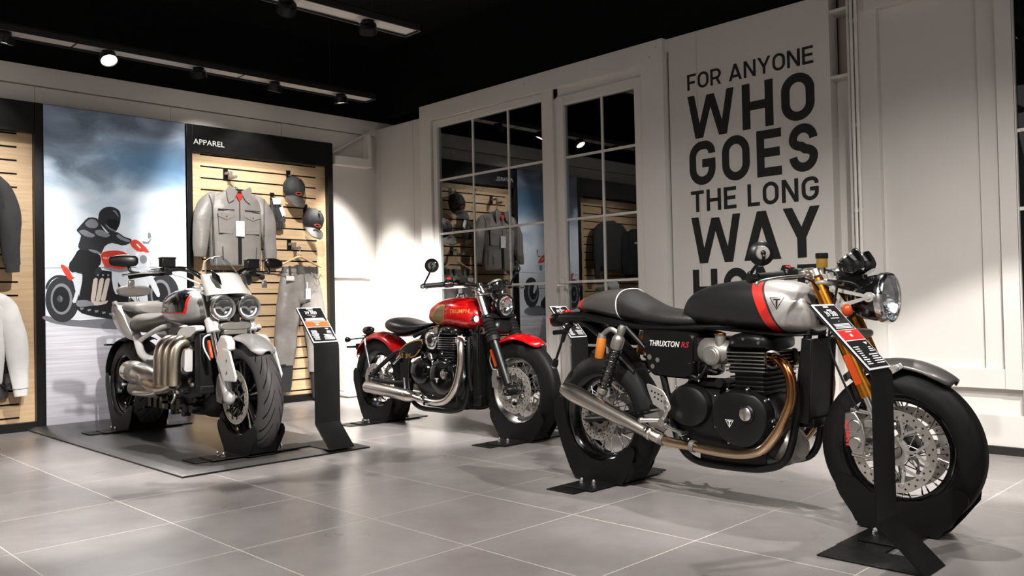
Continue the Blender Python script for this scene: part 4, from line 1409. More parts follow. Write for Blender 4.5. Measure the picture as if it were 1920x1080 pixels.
    # rear shocks with reservoir
    for s in (-1, 1):
        a = V(.207, s * .150, .752); b = V(.058, s * .150, .40); d = (b - a).normalized()
        m = MB(); m.lathe([(0, -.02), (.014, -.018), (.020, -.004), (.020, .012), (.016, .03), (.024, .036), (.030, .05), (.030, .09), (.026, .1), (.014, .105), (.014, .24), (.014, .30), (.026, .31), (.026, .33), (.014, .345), (.014, .375), (0, .38)], a, d, 24)
        m.ell(a, (.02, .02, .02), 12)
        sh = m.build('shock_absorber', 'dull_alloy', T)
        spring_mesh(a + d * .10, a + d * .305, .0265, .0058, 8).build('shock_spring', 'black_gloss', sh)
        c = V(.098, s * .165, .712); e = V(-.19, 0, -.98).normalized()
        m = MB(); m.lathe([(0, 0), (.020, 0), (.0225, .004), (.0225, .095), (.020, .10), (0, .10)], c, e, 24); m.build('shock_reservoir', 'shock_orange', sh, label='orange cylinder beside the spring')
        m = MB(); m.lathe([(0, -.022), (.018, -.02), (.021, 0), (0, 0)], c, e, 20); m.tube(cr([c - e * .01, c - e * .03 + V(.05, 0, .012), a + d * .03], 6), .012, 12); m.build('reservoir_bridge', 'dull_alloy', sh)
    # tail
    m = MB(); m.body([(-.30, .788, .822, .03), (-.27, .776, .832, .055), (-.18, .774, .835, .075), (-.05, .776, .830, .085), (.10, .768, .81, .09), (.22, .76, .785, .08)], 24, 4); tl = m.build('tail_tray', 'black_plastic', T)
    m = MB(); m.lathe([(.0, 0), (.022, .0), (.034, .02), (.036, .055), (.033, .07), (.0, .07)], (-.285, 0, .795), (-1, 0, -.05), 26); tb = m.build('tail_lamp', 'satin_black', T)
    m = MB(); m.lathe([(.035, .066), (.034, .076), (.022, .086), (0, .089)], (-.285, 0, .795), (-1, 0, -.05), 26); m.build('tail_lens', 'red_lens', tb)
    m = MB(); m.box((-.265, 0, .832), (.03, .05, .022)); m.build('rear_reflector', 'red_lens', T, bevel=.006)
    for s in (-1,):
        m = MB(); m.tube(cr([(-.20, s * .045, .775), (-.235, s * .05, .735), (-.25, s * .06, .68)], 5), [.016, .016, .015, .014, .014, .014, .013, .012, .012, .011, .011], 12); m.tube([(-.22, s * .05, .735), (-.30, s * .07, .728)], .013, 10)
        m.tube([(-.25, s * .06, .69), (-.285, s * .075, .585)], .007, 8); m.lathe([(.006, 0), (.014, .006), (.017, .03), (.013, .045), (0, .048)], (-.282, s * .075, .595), (-.25, .06 * s, -1), 16)
        pl = m.build('plate_bracket', 'satin_black', T)
        m = MB(); m.ell((-.296, s * .078, .555), (.014, .010, .012), 12); m.build('bracket_lens', 'clear_lens', pl)
    # footrests
    for s in (-1, 1):
        m = MB(); m.prism(cr([(.380, .500), (.398, .508), (.455, .488), (.478, .470), (.505, .418), (.500, .398), (.478, .391), (.420, .415), (.408, .43)], 3, True), XZ(s * .195), (0, s * .006, 0))
        hg = m.build('heel_guard', 'aluminium', T, bevel=.002)
        m = MB()
        for k in range(4):
            m.cyl((.408 + k * .018, s * .2005, .478 - k * .006), (.408 + k * .018, s * .2025, .478 - k * .006), .0045, n=10)
            if k < 3:
                m.cyl((.424 + k * .018, s * .2005, .452 - k * .008), (.424 + k * .018, s * .2025, .452 - k * .008), .0045, n=10)
        m.build('guard_holes', 'satin_black', hg)
        m = MB()
        for p in ((.482, .435), (.485, .408)):
            m.cyl((p[0], s * .201, p[1]), (p[0], s * .206, p[1]), .009, n=12)
        m.tube(cr([(.49, s * .19, .41), (.47, s * .2, .36), (.44, s * .2, .345)], 5), .010, 10)
        m.cyl((.47, s * .17, .348), (.385, s * .255, .352), .012, n=14); m.ell((.385, s * .255, .352), .014, 10)
        m.build('footrest', 'polished', T)
        m = MB(); m.tube(cr([(.48, s * .215, .345), (.50, s * .22, .33), (.55, s * .22, .315), (.59, s * .222, .305)], 5), .0085, 10); m.cyl((.475, s * .19, .345), (.475, s * .232, .345), .018, n=16); m.cyl((.585, s * .20, .306), (.585, s * .25, .306), .009, n=12)
        m.build('foot_lever', 'polished', T)
    m = MB(); m.tube([(.50, .19, .22), (.42, .24, .10)], .01, 8)
    m.build('side_stand', 'satin_black', T)
    return T
cafe_racer()
chock(3.33, 2.68, 0.0, .086, 'rear', 'black steel chock under the rear wheel of the near cafe racer')
chock(3.33, 2.68 - 1.415, 0.0, .066, 'front', 'black steel chock under the front wheel of the near cafe racer, by the price stand')
# ------------------------------------------------------------------ red bobber in the middle
def bobber():
    T = thing('motorcycle', 'red bobber motorcycle with a solo saddle, in the middle before the window', 'motorcycle', (3.95, 5.41, 0.006), -PI / 2)
    fx = 1.51
    wheel(T, 'front_wheel', fx, .322, .322, .134, .214, 'tread_plain', 'polished', 'spoke', 32, 'chrome', (-.075, .075), 'wave', .150, .098, 'polished')
    wheel(T, 'rear_wheel', 0, .325, .325, .152, .214, 'tread_plain', 'black_gloss', 'spoke', 32, 'chrome', (-.09,), 'round', .12, .08, 'polished', sprocket=True, hub_m='polished')
    fender(T, 'front_fender', fx, .322, .362, 57, 128, .075, 'red_paint', .034, .35)
    rf = fender(T, 'rear_fender', 0, .325, .364, 30, 152, .092, 'red_paint', .052, .5)
    m = MB()
    for s in (-1, 1):
        m.tube(cr([(-.165, s * .085, .655), (-.10, s * .105, .655), (-.075, s * .115, .58), (-.012, s * .125, .42)], 5), .0085, 10, flat=.7)
    m.build('fender_stay', 'chrome', T)
    # tank
    m = MB()
    m.body([(.632, .768, .822, .035, 2.2), (.648, .757, .852, .068, 2.3), (.70, .746, .893, .104, 2.4), (.79, .733, .922, .130, 2.5), (.89, .724, .936, .144, 2.5), (.98, .717, .938, .149, 2.5), (1.07, .712, .925, .142, 2.4), (1.14, .716, .900, .120, 2.4), (1.185, .732, .865, .088, 2.2), (1.20, .752, .835, .052, 2.2)], 40, 6)
    tk = m.build('fuel_tank', 'red_paint', T)
    pj = projector(tk.data, .0012)
    gp = cr([(.905, .878), (.897, .79), (.86, .765), (.80, .757), (.745, .762), (.742, .79), (.775, .838), (.83, .870)], 5, True)
    m = MB(); decal(m, gp, pj, m=0)
    m.build('knee_panel', 'dull_gold', tk, label='dull gold knee panel on the tank')
    m = MB()
    L, R = ribbon2d(gp, .007, True)
    pj2 = projector(tk.data, .0018)
    for k in range(len(gp)):
        q = (k + 1) % len(gp)
        decal(m, [L[k], L[q], R[q], R[k]], pj2)
    m.build('knee_panel_pinstripe', 'gold_trim', tk)
    m = MB(); text_on(m, 'TRIUMPH', lambda u, v: (.972 + u, -.5, .826 + v), .165, .027, bold=.012, proj=pj); m.build('tank_lettering', 'gold_trim', tk)
    m = MB(); m.lathe([(0, .026), (.028, .025), (.036, .018), (.037, .006), (.045, .003), (.046, -.006), (.046, -.02)], (.94, 0, .937), (0, 0, 1), 30); m.build('filler_cap', 'chrome', tk)
    # saddle
    m = MB(); m.body([(.138, .728, .758, .03, 2.2), (.155, .706, .782, .085, 2.3), (.20, .688, .797, .130, 2.4), (.27, .675, .797, .152, 2.5), (.35, .668, .782, .155, 2.5), (.43, .673, .765, .135, 2.4), (.50, .690, .755, .100, 2.3), (.58, .714, .755, .070, 2.3), (.66, .735, .760, .055, 2.3), (.70, .745, .762, .04, 2.3)], 36, 5)
    st = m.build('saddle', 'seat_dark', T)
    m = MB(); m.body([(.20, .66, .685, .09), (.33, .652, .672, .11), (.48, .672, .69, .08), (.62, .712, .727, .05)], 20, 4); m.build('saddle_pan', 'satin_black', st)
    # side covers with gold pinstripe
    for s in (-1, 1):
        poly = [(.345, .545), (.37, .570), (.435, .610), (.53, .637), (.61, .648), (.645, .638), (.648, .615), (.63, .585), (.575, .53), (.545, .510), (.48, .498), (.40, .49), (.355, .50)]
        p = side_panel(T, poly, s * .085, s * .035, 'satin_black', sub=4)
        if s < 0:
            pp = projector(p.data, .001); cx, cz = .50, .567
            q = cr([(cx + (a - cx) * .88, cz + (b - cz) * .86) for a, b in poly], 4, True)
            m = MB(); L, R = ribbon2d(q, .008, True)
            for k in range(len(q)):
                z = (k + 1) % len(q)
                if k % 52 in (44, 45, 46):
                    continue
                decal(m, [L[k], L[z], R[z], R[k]], pp)
            m.build('panel_pinstripe', 'gold_trim', p)
            m = MB(); text_on(m, 'Bobber', lambda u, v: (.385 + u, -.3, .500 + v + u * .12), .115, .034, shear=.2, proj=pp); m.build('model_lettering', 'gold_trim', p)
    # frame, with the hard-tail look of the swingarm
    m = MB()
    for s in (-1, 1):
        m.tube(cr([(1.17, s * .03, .84), (1.15, s * .07, .68), (1.12, s * .10, .40), (1.08, s * .12, .21), (.98, s * .13, .155), (.78, s * .13, .148), (.60, s * .13, .155), (.50, s * .13, .22), (.46, s * .12, .35), (.46, s * .11, .50)], 6), .017, 12)
        m.tube(cr([(1.18, s * .03, .86), (.95, s * .05, .76), (.70, s * .08, .72), (.50, s * .09, .66)], 5), .015, 10)
        m.tube([(.46, s * .11, .50), (.66, s * .09, .72)], .014, 10)
    m.cyl((1.165, 0, .76), (1.21, 0, .93), .034, n=20)
    m.build('frame', 'satin_black', T)
    m = MB()
    for s in (-1, 1):
        m.tube(cr([(-.02, s * .105, .345), (.10, s * .11, .425), (.23, s * .11, .498), (.31, s * .11, .538), (.40, s * .10, .555)], 5), .017, 12)
        m.tube(cr([(-.03, s * .105, .325), (.15, s * .11, .315), (.35, s * .11, .315), (.50, s * .11, .34)], 5), .018, 12)
        m.tube([(.42, s * .105, .34), (.42, s * .105, .55)], .026, 12, flat=.7)
        m.box((-.015, s * .105, .333), (.07, .02, .05))
    m.b2((.32, -.09, .33), (.46, .09, .46))
    m.build('swingarm', 'satin_black', T, bevel=.004)
    m = MB(); m.cyl((.24, -.08, .45), (.36, -.08, .53), .014, n=14); m.cyl((.30, -.1, .49), (.34, -.1, .52), .01, n=10); m.build('shock_absorber', 'chrome', T)
    m = MB(); m.tube(cr([(.44, -.14, .36), (.46, -.15, .26), (.49, -.16, .21)], 4), .010, 10); m.build('silencer_hanger', 'chrome', T)
    m = MB(); m.tube([(.52, .08, .46), (0, .085, .42)], .011, 8, flat=.5); m.tube([(.52, .08, .36), (0, .085, .225)], .011, 8, flat=.5); m.build('drive_chain', 'dull_alloy', T)
    engine_twin(T, .072, 'black_gloss')
    tb = throttle_bodies(T, .085, 'chrome', 'chrome')
    m = MB(); m.lathe([(.058, 0), (.062, .006), (.062, .022), (.055, .030), (.035, .034), (0, .035)], (.762, -.125, .634), (0, -1, 0), 36); m.lathe([(0, .038), (.018, .037), (.022, .033), (.022, .03)], (.762, -.125, .634), (0, -1, 0), 24); m.build('throttle_cover', 'chrome', tb)
    m = MB()
    for k in range(3):
        m.tube(cr([(.73, -.14, .53), (.755, -.15, .545 - k * .02), (.775, -.145, .50 - k * .01)], 4), .006, 8)
        m.cyl((.735 + k * .018, -.155, .545 - k * .022), (.735 + k * .018, -.14, .545 - k * .022), .010, n=10)
    m.build('coolant_unions', 'polished', T)
    # exhausts
    pts = [(1.00, -.085, .628), (1.045, -.125, .640), (1.085, -.158, .630), (1.105, -.17, .575), (1.105, -.172, .50), (1.078, -.172, .40), (1.030, -.172, .305), (.955, -.172, .235), (.857, -.172, .207), (.75, -.173, .210), (.66, -.175, .220), (.56, -.178, .238)]
    for s in (1, -1):
        p = header(T, pts, .0245, 'brushed', s)
        m = MB()
        for k in range(10):
            a = 2 * PI * k / 10
            c = V(1.02, -.10 * s, .635); e1, e2, ax = basis((1, -.9 * s, .15))
            d = e1 * math.cos(a) + e2 * math.sin(a)
            m.bar(c + d * .02 - ax * .012, c + d * .046 - ax * .012, .007, .022, 0, tuple(ax))
        m.lathe([(.026, -.02), (.034, -.018), (.034, .01), (.026, .012)], c, ax, 20)
        m.build('finned_collar', 'polished', p)
        a = V(.60, -.176 * s, .232); b = V(.035, -.186 * s, .277); d = (b - a).normalized(); L = (b - a).length
        m = MB(); m.lathe([(.0255, 0), (.03, .008), (.036, .03), (.0425, .06), (.0445, .09), (.0455, L - .012), (.043, L), (.036, L), (.033, L - .04), (0, L - .06)], a, d, 30); si = m.build('silencer', 'brushed', T)
        m = MB(); m.lathe([(.0452, .078), (.0468, .08), (.0468, .098), (.0452, .1)], a, d, 28); m.build('silencer_band', 'polished', si)
    # radiator
    m = MB(); m.box((1.185, 0, .47), (.04, .19, .42)); m.box((1.18, -.10, .47), (.05, .02, .44), 1); m.box((1.18, .10, .47), (.05, .02, .44), 1); m.b2((1.14, -.10, .20), (1.21, .10, .27), 1)
    m.tube(cr([(1.12, -.11, .66), (1.13, -.12, .55), (1.13, -.12, .40), (1.14, -.11, .30)], 5), .014, 10, 1)
    m.build('radiator', ['black_plastic', 'satin_black'], T, bevel=.004)
    # fork with gaiters
    fl = lambda z: 1.503 - .436 * (z - .335) - .005
    for s in (-1, 1):
        y = s * .105
        m = MB(); m.cyl((fl(.985), y, .985), (fl(.62), y, .62), .0235, n=22); m.lathe([(0, 0), (.02, 0), (.024, -.006), (.024, -.02)], (fl(.985), y, .992), (-.4, 0, .9), 18)
        fk = m.build('fork_tube', 'polished', T)
        a = V(fl(.80), y, .80); b = V(fl(.64), y, .64); d = (b - a).normalized(); L = (b - a).length
        prof = [(.026, 0), (.033, .004), (.034, .02)]
        for k in range(5):
            h = .025 + k * (L - .055) / 5
            prof += [(.034 + k * .0012, h), (.043 + k * .0012, h + .012), (.034 + k * .0012, h + .022)]
        prof += [(.040, L - .035), (.043, L - .02), (.043, L), (.0, L)]
        m = MB(); m.lathe(prof, a, d, 26); m.build('fork_gaiter', 'rubber', fk)
        m = MB(); m.cyl((fl(.65), y, .65), (fl(.36), y, .36), .0315, .028, n=22); m.lathe([(.0, -.035), (.03, -.035), (.034, -.02), (.034, .03), (0, .034)], (fx - .01, y, .322), (0, 1, 0), 22); m.bar((fl(.40), y, .40), (fl(.40) - .07, y, .40), .025, .04, 0, (0, 1, 0))
        m.build('fork_slider', 'satin_black', fk, bevel=.003)
        m = MB(); m.lathe([(.0, .0), (.009, .001), (.011, .004), (0, .006)], (fx - .01, y + s * .035, .322), (0, s, 0), 12)
        for k in range(4):
            m.cyl((fx - .01 + .022 * math.cos(k * PI / 2 + .7), y + s * .034, .322 + .022 * math.sin(k * PI / 2 + .7)), (fx - .01 + .022 * math.cos(k * PI / 2 + .7), y + s * .040, .322 + .022 * math.sin(k * PI / 2 + .7)), .005, n=8)
        m.build('axle_bolts', 'polished', fk)
        m = MB(); m.bar((fl(.585) - .045, y + s * .01, .585), (fl(.475) - .045, y + s * .01, .475), .03, .010, 0, (0, 1, 0)); m.build('fork_reflector', 'amber', T, bevel=.003)
        # caliper
        m = MB(); c = V(fx - .135, s * .09, .395)
        m.prism([(c.x - .03, c.z - .06), (c.x + .02, c.z - .07), (c.x + .035, c.z), (c.x + .025, c.z + .06), (c.x - .02, c.z + .065), (c.x - .038, c.z)], XZ(c.y - s * .03), (0, s * .055, 0))
        ca = m.build('brake_caliper', 'dull_alloy', T, bevel=.005)
        m = MB(); m.tube(cr([c + V(-.03, s * .01, .05), c + V(-.05, s * .02, .12), c + V(-.02, s * .01, .22), c + V(-.02, -s * .01, .34)], 5), .0045, 8); m.build('brake_hose', 'dull_alloy', ca)
    m = MB(); m.body([(fl(.95) - .055, .935, .962, .05, 3), (fl(.95) - .02, .932, .965, .125, 3), (fl(.95) + .03, .934, .963, .13, 3), (fl(.95) + .04, .94, .958, .09, 3)], 24, 3); m.build('top_yoke', 'polished', T)
    m = MB(); m.body([(fl(.80) - .055, .785, .82, .05, 3), (fl(.80) - .02, .78, .825, .13, 3), (fl(.80) + .035, .785, .82, .138, 3), (fl(.80) + .05, .79, .81, .09, 3)], 24, 3); m.body([(fl(.80) - .0, .70, .79, .085), (fl(.80) + .05, .68, .78, .08), (fl(.80) + .07, .70, .75, .06)], 20, 3); m.build('lower_yoke', 'satin_black', T)
    # flat bar, grips, mirrors
    bar = [(1.012, -.40, 1.012), (1.09, -.28, 1.022), (1.15, -.17, 1.022), (1.175, -.08, 1.012), (1.178, 0, 1.008), (1.175, .08, 1.012), (1.15, .17, 1.022), (1.09, .28, 1.022), (1.012, .40, 1.012)]
    m = MB(); m.tube(cr(bar, 6), .0125, 14); hb = m.build('handlebar', 'satin_black', T)
    for s in (-1, 1):
        m = MB(); m.tube([(fl(.96) - .02, s * .045, .955), (1.176, s * .055, 1.010)], [.02, .018], 14); m.box((1.176, s * .055, 1.012), (.04, .03, .036)); m.build('riser', 'polished', T, bevel=.004)
        a = V(1.012, s * .40, 1.012); b = V(1.09, s * .28, 1.022); d = (b - a).normalized()
        m = MB(); m.tube([a + d * .005, a + d * .012, a + d * .12, a + d * .128], [.0195, .0175, .0175, .0195], 18); m.build('grip', 'rubber', hb)
        m = MB(); q = a + d * .165
        m.lathe([(.016, -.036), (.024, -.032), (.026, 0), (.023, .03), (.016, .034)], q, d, 18); m.box(q + V(0, 0, .02), (.035, .05, .022)); sg = m.build('switchgear', 'black_gloss', hb, bevel=.004)
        if s < 0:
            m = MB(); m.lathe([(0, .01), (.012, .009), (.018, .002), (.018, -.004)], q + V(0, 0, .034), (0, 0, 1), 16); m.build('kill_switch', 'red_trim', sg)
            m = MB(); c = q + d * .075; m.body([(c.x - .03, c.z - .005, c.z + .035, .025, 4, c.y), (c.x + .03, c.z, c.z + .038, .03, 4, c.y)], 20, 2); m.build('brake_reservoir', 'black_gloss', hb)
        lever(hb, [q + V(.035, -s * .05, -.004), q + V(.055, s * .0, -.012), q + V(.04, s * .09, -.02), q + V(.0, s * .19, -.028)], 'chrome', .006)
        m = MB(); m.ell((1.005, s * .408, 1.010), (.02, .018, .018), 14); m.build('bar_end', 'chrome', hb)
        mirror_round(hb, (1.085, s * .392, 1.145), (1.01, s * .405, 1.018), 'black_gloss', .047, (.72, s * .68, .04), 'chrome')
        indicator_round(T, (1.262, s * .172, .786), (fl(.80) + .01, s * .105, .80), 'clear_lens', 'black_gloss', .026, (1, s * -.1, 0))
    # instrument pod and headlamp
    m = MB(); m.lathe([(0, -.05), (.025, -.048), (.042, -.03), (.047, 0), (.046, .018), (.042, .022), (0, .022)], (1.285, 0, 1.010), (-.5, 0, .87), 28); g = m.build('gauge', 'black_gloss', T)
    m = MB(); m.lathe([(.041, .022), (.045, .024), (.048, .018), (.048, .01)], (1.285, 0, 1.010), (-.5, 0, .87), 28); m.build('gauge_bezel', 'dull_alloy', g)
    m = MB(); m.tube(cr([(1.18, -.03, .98), (1.26, -.05, .96), (1.30, -.03, .90)], 5), .006, 8); m.tube(cr([(1.18, .03, .98), (1.27, .06, .95), (1.28, .05, .86)], 5), .006, 8); m.tube(cr([(1.16, -.18, 1.01), (1.25, -.12, .97), (1.24, -.08, .88), (1.18, -.07, .80)], 5), .005, 8); m.tube(cr([(1.16, .18, 1.01), (1.25, .12, .97), (1.24, .08, .88), (1.18, .07, .80)], 5), .005, 8); m.b2((1.22, -.03, .92), (1.28, .03, .99)); m.build('cables', 'black_plastic', T)
    hz = .872
    m = MB(); m.lathe([(0, -.12), (.03, -.115), (.055, -.09), (.066, -.05), (.070, 0)], (1.372, 0, hz), (1, 0, 0), 36); m.box((1.30, 0, .945), (.05, .03, .06)); hl = m.build('headlamp', 'black_gloss', T)
    m = MB(); m.lathe([(.070, -.015), (.0755, -.012), (.0765, .0), (.074, .009), (.067, .009), (.066, .002)], (1.372, 0, hz), (1, 0, 0), 36); m.build('headlamp_rim', 'satin_black', hl)
    m = MB(); m.lathe([(.067, .002), (.06, -.015), (.04, -.034), (0, -.042)], (1.372, 0, hz), (1, 0, 0), 32); m.ell((1.365, 0, hz + .02), (.01, .025, .016), 12); m.b2((1.352, -.045, hz - .004), (1.362, .045, hz + .004)); m.build('reflector', 'chrome', hl)
    m = MB(); m.lathe([(.067, .005), (.05, .015), (.03, .019), (0, .021)], (1.372, 0, hz), (1, 0, 0), 32); m.build('headlamp_glass', 'lens_glass', hl)
    # tail
    m = MB(); m.lathe([(0, -.07), (.018, -.062), (.030, -.03), (.034, .01), (.032, .03), (0, .03)], (-.20, 0, .695), (-.95, 0, -.1), 24); tl = m.build('tail_lamp', 'black_gloss', T)
    m = MB(); m.lathe([(.031, .028), (.028, .04), (.0, .044)], (-.20, 0, .695), (-.95, 0, -.1), 22); m.build('tail_lens', 'red_lens', tl)
    m = MB(); m.tube(cr([(-.12, 0, .675), (-.19, 0, .665), (-.26, 0, .62), (-.315, 0, .56)], 5), .02, 10, flat=.5); m.box((-.30, 0, .565), (.012, .10, .05)); m.tube([(-.29, -.05, .565), (-.33, -.12, .565)], .010, 10); m.tube([(-.29, .05, .565), (-.33, .12, .565)], .010, 10); m.build('plate_bracket', 'black_plastic', T)
    for s in (-1, 1):
        indicator_round(T, (-.19, s * .205, .63), (-.16, s * .05, .64), 'red_lens' if False else 'amber', 'black_gloss', .023, (-1, 0, 0))
        m = MB(); m.cyl((.80, s * .14, .20), (.80, s * .25, .205), .013, n=14); m.tube(cr([(.70, s * .20, .25), (.74, s * .22, .225), (.80, s * .215, .205)], 4), .009, 10); m.ell((.70, s * .20, .25), .016, 10); m.build('footrest', 'chrome', T)
    m = MB(); m.body([(.60, .15, .20, .06), (.80, .145, .19, .07), (.98, .15, .22, .06)], 16, 3); m.build('sump', 'satin_black', T)
    return T
bobber()
chock(3.95, 5.41, 0.0, .082, 'rear', 'black steel chock under the rear wheel of the red bobber')
chock(3.95, 5.41 - 1.51, 0.0, .072, 'front', 'black steel chock under the front wheel of the red bobber')
# ------------------------------------------------------------------ silver roadster on the platform
def roadster():
    Z = .038
    T = thing('motorcycle', 'silver twin-headlamp roadster with grey seats, parked on the dark platform', 'motorcycle', (2.45, 6.39, Z), -PI / 2)
    fx = 1.677
    z = lambda v: v - .035
    wheel(T, 'front_wheel', fx, .335, .335, .152, .226, 'tread_sport', 'black_gloss', 'cast', discs=(-.088, .088), dr=.160, dri=.118, carr='black_gloss', hub_m='satin_black')
    wheel(T, 'rear_wheel', 0, .322, .322, .240, .212, 'tread_sport', 'black_gloss', 'cast', hub_m='satin_black')
    fender(T, 'front_fender', fx, .335, .368, 48, 112, .082, 'silver_paint', .035, .35)
    for s in (-1, 1):
        m = MB(); m.prism([(1.545, .645), (1.565, .59), (1.70, .612), (1.70, .66), (1.66, .695), (1.60, .70)], XZ(s * .088), (0, s * .05, 0)); m.build('fender_arm', 'white_silver', T, bevel=.012)
        m = MB(); m.prism([(1.572, .545), (1.585, .60), (1.655, .625), (1.735, .612), (1.815, .462), (1.802, .435), (1.672, .432), (1.60, .52)], XZ(s * .138), (0, s * .014, 0))
        g = m.build('fork_guard', 'white_silver', T, bevel=.005)
        for q in (.555, .485):
            m = MB(); m.cyl((fx + .035, s * .152, q), (fx + .035, s * .155, q), .008, n=12); m.build('guard_bolt', 'dull_alloy', g)
    fender(T, 'rear_hugger', 0, .322, .352, 78, 172, .125, 'black_plastic', .03, .9)
    # tank
    m = MB()
    m.body([(.66, z(.835), z(.90), .05, 2.3), (.69, z(.818), z(.94), .09, 2.4), (.76, z(.802), z(.985), .135, 2.5), (.85, z(.793), z(1.015), .165, 2.6), (.95, z(.788), z(1.031), .180, 2.6), (1.05, z(.786), z(1.033), .186, 2.6), (1.14, z(.788), z(1.022), .176, 2.5), (1.22, z(.795), z(1.0), .152, 2.4), (1.29, z(.812), z(.965), .118, 2.3), (1.33, z(.84), z(.92), .07, 2.2)], 40, 6)
    tk = m.build('fuel_tank', 'silver_paint', T)
    pj, pk, pl = projector(tk.data, .0010), projector(tk.data, .0016), projector(tk.data, .0022)
    A = [(.72, z(.955)), (.725, z(.985)), (.85, z(1.022)), (1.0, z(1.028)), (1.165, z(1.012)), (1.20, z(.975)), (1.205, z(.90)), (1.185, z(.866)), (.95, z(.87)), (.80, z(.874)), (.735, z(.90))]
    B = [(.75, z(.958)), (.76, z(.985)), (.86, z(1.019)), (1.0, z(1.025)), (1.15, z(1.010)), (1.18, z(.975)), (1.185, z(.905)), (1.165, z(.876)), (.95, z(.878)), (.81, z(.884)), (.762, z(.905))]
    m = MB(); decal(m, A, pj); m.build('tank_pinstripe', 'red_trim', tk, label='red tank outline')
    m = MB(); decal(m, B, pk); m.build('tank_panel', 'black_gloss', tk, label='black tank side panel')
    m = MB(); decal(m, [(.725, z(.93)), (.72, z(.985)), (.79, z(1.0)), (.80, z(.945))], pk); m.build('tank_flash', 'red_trim', tk, label='red flash at the rear of the tank')
    m = MB(); text_on(m, 'TRIUMPH', lambda u, v: (.795 + u, -.5, z(.918) - u * .06 + v), .205, .024, bold=.015, proj=pl); decal(m, [(.83, z(.912)), (.95, z(.906)), (.89, z(.886))], pl); m.build('tank_lettering', 'letter_white', tk)
    m = MB(); m.lathe([(0, .01), (.045, .009), (.055, .003), (.056, -.01)], (1.06, 0, z(1.033)), (0, 0, 1), 28); m.build('filler_cap', 'polished', tk)
    # seats and backrest
    m = MB(); m.body([(.20, z(.74), z(.84), .10, 2.8), (.25, z(.735), z(.875), .145, 2.8), (.36, z(.75), z(.872), .160, 2.8), (.50, z(.775), z(.855), .160, 2.8), (.62, z(.79), z(.862), .135, 2.7), (.70, z(.80), z(.885), .10, 2.6), (.735, z(.82), z(.88), .06, 2.4)], 32, 5); m.build('rider_seat', 'seat_grey', T)
    m = MB(); m.body([(-.02, z(.895), z(.93), .06, 2.8), (.0, z(.885), z(.952), .11, 2.8), (.09, z(.878), z(.962), .135, 2.8), (.20, z(.872), z(.958), .140, 2.8), (.28, z(.868), z(.945), .13, 2.8), (.31, z(.875), z(.92), .09, 2.6)], 32, 5); m.build('pillion_seat', 'seat_grey', T)
    m = MB(); m.body([(-.115, z(1.015), z(1.07), .045, 2.6, 0), (-.105, z(1.003), z(1.082), .10, 2.6, 0), (-.075, z(.998), z(1.085), .122, 2.6, 0), (-.045, z(1.003), z(1.08), .112, 2.6, 0), (-.035, z(1.018), z(1.065), .06, 2.6, 0)], 32, 4); br = m.build('backrest_pad', 'seat_grey', T)
    m = MB(); m.tube(cr([(-.08, -.03, z(1.01)), (-.07, -.03, z(.97)), (-.03, -.06, z(.90))], 4), .009, 10); m.tube(cr([(-.08, .03, z(1.01)), (-.07, .03, z(.97)), (-.03, .06, z(.90))], 4), .009, 10); m.build('backrest_bracket', 'polished', br)
    for s in (-1, 1):
        side_panel(T, [(-.10, z(.95)), (-.02, z(.935)), (.10, z(.88)), (.20, z(.80)), (.28, z(.735)), (.33, z(.69)), (.30, z(.675)), (.20, z(.69)), (.10, z(.72)), (.0, z(.76)), (-.09, z(.83)), (-.125, z(.91))], s * .09, s * .06, 'silver_paint', name='tail_panel')
        m = MB(); m.tube(cr([(.0, s * .155, z(.955)), (-.08, s * .14, z(.95)), (-.13, s * .08, z(.945)), (-.14, 0, z(.945))], 5), .013, 10); m.build('grab_rail', 'silver_paint', T)
        m = MB()
        m.tube(cr([(.34, s * .14, z(.71)), (.40, s * .15, z(.66)), (.455, s * .155, z(.605)), (.53, s * .155, z(.575)), (.64, s * .15, z(.560))], 6), [.026] * 24 + [.03], 14)
        m.tube(cr([(.37, s * .14, z(.675)), (.55, s * .145, z(.725)), (.75, s * .14, z(.775)), (.86, s * .13, z(.79))], 5), .016, 12)
        m.build('subframe', 'white_silver', T)
    m = MB(); m.tube(cr([(.0, 0, .60), (-.14, 0, .62), (-.26, 0, .615), (-.40, 0, .605)], 5), .018, 10, flat=.5); m.box((-.44, 0, .60), (.05, .16, .012)); m.build('plate_bracket', 'black_plastic', T)
    # dark mechanical core
    m = MB()
    m.body([(.30, .30, .56, .10), (.45, .22, .60, .13), (.70, .185, .66, .15), (.95, .175, .70, .16), (1.20, .185, .70, .16), (1.36, .22, .62, .14), (1.42, .30, .52, .10)], 28, 4)
    random.seed(3)
    for k in range(46):
        x = .5 + random.random() * .85; q = .20 + random.random() * .22
        m.cyl((x, -.165 - random.random() * .02, q), (x, -.13, q), .006 + random.random() * .016, n=10, m=0 if random.random() < .75 else 1)
    for k in range(8):
        x = .60 + k * .09
        m.b2((x, -.17, .215), (x + .05, -.12, .25 + random.random() * .05))
    e = m.build('engine', ['engine_black', 'dull_alloy'], T)
    m = MB(); m.b2((.92, -.15, .62), (1.26, .15, .745)); m.b2((.98, -.17, .66), (1.24, .17, .70)); m.cyl((.98, -.17, .69), (1.24, -.17, .69), .012, n=10)
    for k in range(3):
        m.cyl((1.0 + k * .1, -.15, .66), (1.0 + k * .1, -.20, .63), .02, n=14, m=1)
    m.build('cylinder_head', ['engine_black', 'polished'], e, bevel=.004)
